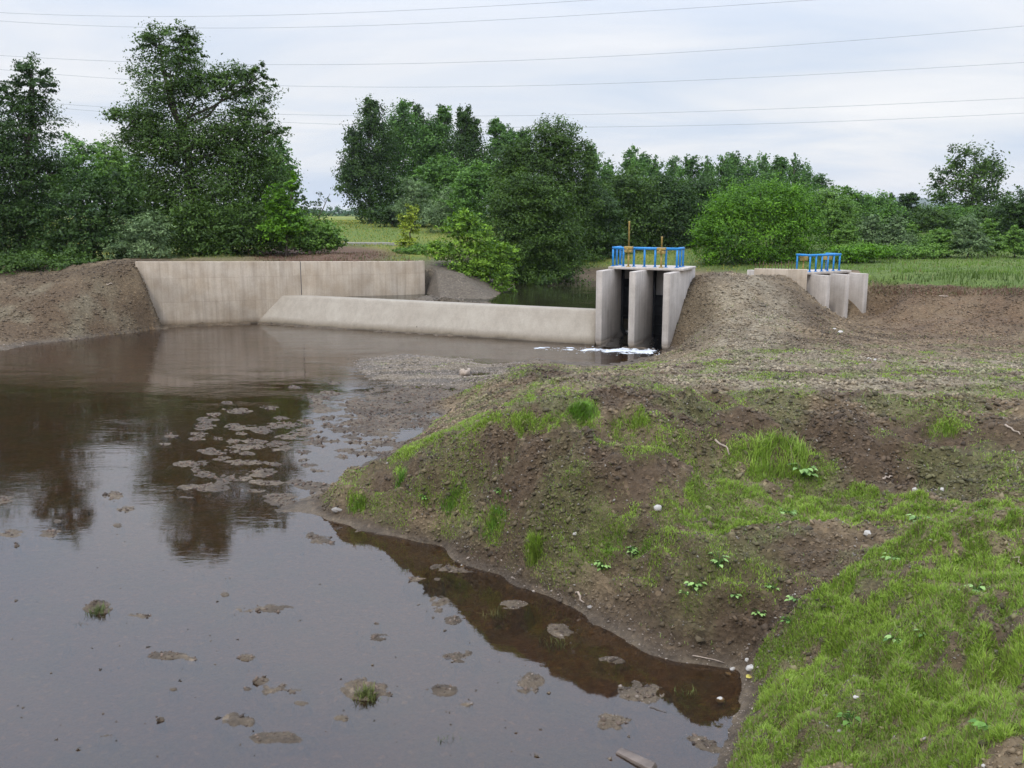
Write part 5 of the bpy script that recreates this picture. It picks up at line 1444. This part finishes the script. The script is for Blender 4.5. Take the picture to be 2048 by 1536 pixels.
tussock('small grass tuft on the lone islet in the wide shallows', 194, 1226, 110, .13, .07, (.14, .17, .06), 2)
tussock('bright reed clump at the foot of the mound by the water', 1068, 1118, 150, .30, .05, (.19, .26, .04), 3, name='reed_clump')
tussock('thin reeds in the shallow water beside the mound reflection', 985, 1238, 34, .16, .06, (.22, .20, .07), 4, name='reed_clump')
tussock('sparse reeds on the sunken islet in front of the cove', 1110, 1296, 40, .13, .10, (.18, .19, .06), 5, name='reed_clump')
tussock('few reeds standing in the cove near the white stone', 1375, 1395, 40, .13, .08, (.15, .18, .05), 6, name='reed_clump')
tussock('short lime tuft on the tip of the mound', 716, 1018, 150, .22, .07, (.16, .27, .03), 7)
tussock('lime tuft halfway up the mound front', 905, 1010, 190, .20, .09, (.13, .25, .03), 8)
tussock('wide lime tuft right of centre on the mound front'.replace('right of centre', 'low in the middle'), 990, 1048, 210, .18, .10, (.13, .25, .03), 9)
tussock('upright tuft high on the mound near its tip', 800, 968, 90, .26, .05, (.11, .23, .03), 10)
tussock('submerged grass wisps in the empty lower shallows', 890, 1490, 26, .10, .06, (.10, .12, .05), 11, name='reed_clump')
tussock('dark wisps around the lone islet', 165, 1255, 22, .08, .05, (.08, .09, .05), 12, name='reed_clump')

def weed(label, px, py, nl, size, hgt, seed, fol='weed'):
    r_ = np.random.default_rng(700 + seed); q = hit(px, py)
    root = empty('broadleaf_weed', q); tag(root, label, 'weed')
    m = MB(); V = []; Fq = []; T = []
    for i in range(nl):
        a = r_.uniform(0, 6.28); rr = size * r_.uniform(.5, 1.7); h = hgt * r_.uniform(.35, 1.1)
        tip = np.array([math.cos(a) * rr, math.sin(a) * rr, h])
        m.tube([np.zeros(3), tip * np.array([.4, .4, .7]), tip], [.006, .004, .003], 5, False)
        d = np.array([math.cos(a), math.sin(a), -.25]); d /= np.linalg.norm(d); s = np.array([-math.sin(a), math.cos(a), 0]); up = np.cross(d, s) * -1
        L_ = size * r_.uniform(.7, 1.25); w = L_ * .48
        pts = [tip, tip + d * L_ * .3 + s * w * .95 + Z * L_ * .10, tip + d * L_ * .7 + s * w * .7 + Z * L_ * .06, tip + d * L_ * 1.1 - Z * L_ * .1, tip + d * L_ * .7 - s * w * .7 + Z * L_ * .06, tip + d * L_ * .3 - s * w * .95 + Z * L_ * .10, tip + d * L_ * .5]
        b = len(V); V += pts; Fq += [(b + x, b + y, b + 6) for x, y in ((0, 1), (1, 2), (2, 3), (3, 4), (4, 5), (5, 0))]; T += [np.clip(r_.normal(.6, .25), 0, 1)] * 7
    b0 = m.v; m.v = [tuple(np.array(p) + q) for p in b0]
    m.build('stem', FM[fol], root)
    mesh_obj('leaves', V, Fq, FM[fol], root, attrs={'tint': ('FLOAT', 'POINT', T)})
    return root
for i, (px, py, nl, sz, hg, lab) in enumerate([
    (1436, 1138, 12, .085, .20, 'tall broad-leaved weed on the mound facing the cove'), (1390, 1178, 10, .075, .12, 'broad-leaved weed lower on the mound, below the tallest weed'), (1372, 1188, 5, .06, .05, 'tiny leafy weed at the foot of its neighbour on the mound'),
    (1468, 1193, 7, .06, .05, 'flat leafy weed between two weed clusters above the cove'), (1545, 1178, 9, .065, .06, 'spreading pale weed on the rise above the cove'), (1590, 1205, 10, .065, .09, 'bushy weed where the grass bank meets the mound'),
    (1518, 1232, 13, .06, .08, 'yellow-green leafy weed on the eroded lip of the cove'), (1580, 1246, 8, .07, .05, 'flat pale weed next to the grass edge of the cove'), (1605, 955, 16, .14, .22, 'large-leaved weed beside the tall grass clump'),
    (1790, 1280, 8, .07, .05, 'small broad weed in the middle of the grass bank'), (1845, 1270, 7, .07, .05, 'second small broad weed further up the grass bank'), (1955, 1185, 10, .09, .08, 'pale broad weed on the upper grass bank'),
    (1840, 1042, 9, .10, .06, 'pale weed on the crest of the grass rise'), (1975, 1022, 8, .10, .05, 'pale flat weed at the top edge of the grass near the dark slope'), (1570, 1026, 9, .10, .05, 'faded flat weed in the grass hollow'), (1700, 1452, 12, .07, .12, 'dark leafy weed low on the grass bank'),
    (1980, 1470, 10, .07, .10, 'dark green leafy weed near the bottom corner of the bank'), (1265, 1110, 26, .06, .12, 'bright leafy weed mat on the mound front'), (1205, 1140, 12, .07, .12, 'leafy weed under the bright mat on the mound front'), (1790, 1118, 8, .09, .05, 'pale weed among soil patches on the grass bank'), (850, 1000, 10, .06, .08, 'dusty leafy weed near the tip of the mound'), (1000, 985, 8, .07, .06, 'low leafy weed on the bare mound face')]):
    weed(lab, px, py, int(nl * 1.4), sz * .72, hg * .9, i, 'mid' if i in (7, 15, 16, 20, 21) else 'weed')

# ------------------------------------------------------------------ air
m, nt, out = new_mat('haze_air')
vp = nt.nodes.new('ShaderNodeVolumePrincipled'); vp.inputs['Color'].default_value = (.86, .90, .96, 1); vp.inputs['Density'].default_value = .00012; vp.inputs['Anisotropy'].default_value = .2
nt.links.new(vp.outputs[0], out.inputs['Volume'])
m_ = MB(); m_.hexa([np.array(q, float) for q in [(-4300, -60, -9), (4300, -60, -9), (4300, 4100, -9), (-4300, 4100, -9), (-4300, -60, 75), (4300, -60, 75), (4300, 4100, 75), (-4300, 4100, 75)]])
hz = m_.build('haze', m); tag(hz, 'thin pale summer haze over the valley', 'haze', kind='stuff')

# ------------------------------------------------------------------ sky, sun, camera
SUN_EL, SUN_AZ = math.radians(52), math.radians(-150)     # behind the camera, to its left
world = bpy.data.worlds.new('World'); scene.world = world; world.use_nodes = True
nt = world.node_tree
for n in list(nt.nodes): nt.nodes.remove(n)
L = nt.links
out = nt.nodes.new('ShaderNodeOutputWorld'); bg = nt.nodes.new('ShaderNodeBackground'); L.new(bg.outputs[0], out.inputs[0])
sky = nt.nodes.new('ShaderNodeTexSky'); sky.sky_type = 'NISHITA'; sky.sun_disc = False; sky.sun_elevation = SUN_EL; sky.sun_rotation = SUN_AZ; sky.air_density = 1.2; sky.dust_density = 2.0
SKYK = .10
tc = nt.nodes.new('ShaderNodeTexCoord')
sp = nt.nodes.new('ShaderNodeSeparateXYZ'); L.new(tc.outputs['Generated'], sp.inputs[0])
# cloud sheet: direction projected on a plane overhead
ad = N(nt, 'ShaderNodeMath', operation='MAXIMUM'); L.new(sp.outputs[2], ad.inputs[0]); ad.inputs[1].default_value = 0.0
ad2 = N(nt, 'ShaderNodeMath', operation='ADD'); L.new(ad.outputs[0], ad2.inputs[0]); ad2.inputs[1].default_value = .13
dx = N(nt, 'ShaderNodeMath', operation='DIVIDE'); L.new(sp.outputs[0], dx.inputs[0]); L.new(ad2.outputs[0], dx.inputs[1])
dy = N(nt, 'ShaderNodeMath', operation='DIVIDE'); L.new(sp.outputs[1], dy.inputs[0]); L.new(ad2.outputs[0], dy.inputs[1])
cb = nt.nodes.new('ShaderNodeCombineXYZ'); L.new(dx.outputs[0], cb.inputs[0]); L.new(dy.outputs[0], cb.inputs[1])
mp = nt.nodes.new('ShaderNodeMapping'); mp.inputs['Scale'].default_value = (.72, 1.0, 1); mp.inputs['Rotation'].default_value = (0, 0, -.10); L.new(cb.outputs[0], mp.inputs['Vector'])
cn = N(nt, 'ShaderNodeTexNoise', i_Scale=.85, i_Detail=6.0, i_Roughness=.52, i_Distortion=.5); L.new(mp.outputs[0], cn.inputs['Vector'])
cr = ramp(nt, [(.33, (.615, .70, .835)), (.45, (.71, .765, .86)), (.57, (.82, .84, .885)), (.70, (.92, .92, .935))]); L.new(cn.outputs[0], cr.inputs[0])
# an overcast sky is brighter higher up
mr = N(nt, 'ShaderNodeMapRange', interpolation_type='SMOOTHSTEP'); mr.inputs[1].default_value = .14; mr.inputs[2].default_value = .62; mr.inputs[3].default_value = 1.0; mr.inputs[4].default_value = 2.4
L.new(sp.outputs[2], mr.inputs[0])
cc = N(nt, 'ShaderNodeVectorMath', operation='SCALE'); L.new(cr.outputs[0], cc.inputs[0]); L.new(mr.outputs[0], cc.inputs['Scale'])
tm = N(nt, 'ShaderNodeMapRange'); tm.inputs[1].default_value = .12; tm.inputs[2].default_value = .55; L.new(sp.outputs[2], tm.inputs[0])
tcol = ramp(nt, [(0, (1, 1, 1)), (1, (.92, .97, 1.07))]); L.new(tm.outputs[0], tcol.inputs[0])
ct_ = mixrgb(nt, 'MULTIPLY', 1.0, cc.outputs[0], tcol.outputs[0])
dv = N(nt, 'ShaderNodeVectorMath', operation='SCALE'); L.new(ct_, dv.inputs[0]); dv.inputs['Scale'].default_value = 1.0 / SKYK
mx = mixrgb(nt, 'MIX', .90, sky.outputs[0], dv.outputs[0])
L.new(mx, bg.inputs[0]); bg.inputs[1].default_value = SKYK

sl = bpy.data.lights.new('sun', 'SUN'); sl.energy = 1.5; sl.angle = math.radians(11); sl.color = (1.0, .95, .88)
so = bpy.data.objects.new('sun', sl); COL.objects.link(so)
so.rotation_euler = (math.pi / 2 - SUN_EL, 0, 0)
sd = np.array([math.sin(SUN_AZ) * math.cos(SUN_EL), math.cos(SUN_AZ) * math.cos(SUN_EL), math.sin(SUN_EL)])
from mathutils import Vector
so.rotation_euler = Vector(sd).to_track_quat('Z', 'Y').to_euler()

cam = bpy.data.cameras.new('camera'); cam.sensor_width = 36; cam.lens = 36 * F / 2048; cam.clip_end = 12000; cam.clip_start = .1
co = bpy.data.objects.new('camera', cam); COL.objects.link(co); co.location = (0, 0, H); co.rotation_euler = (math.pi / 2 - TH, 0, 0)
scene.camera = co
scene.view_settings.view_transform = 'Standard'; scene.view_settings.look = 'None'; scene.view_settings.exposure = 0.14; scene.view_settings.gamma = 1.0
scene.cycles.use_denoising = True
scene.cycles.max_bounces = 8; scene.cycles.transparent_max_bounces = 12; scene.cycles.caustics_reflective = False; scene.cycles.caustics_refractive = False
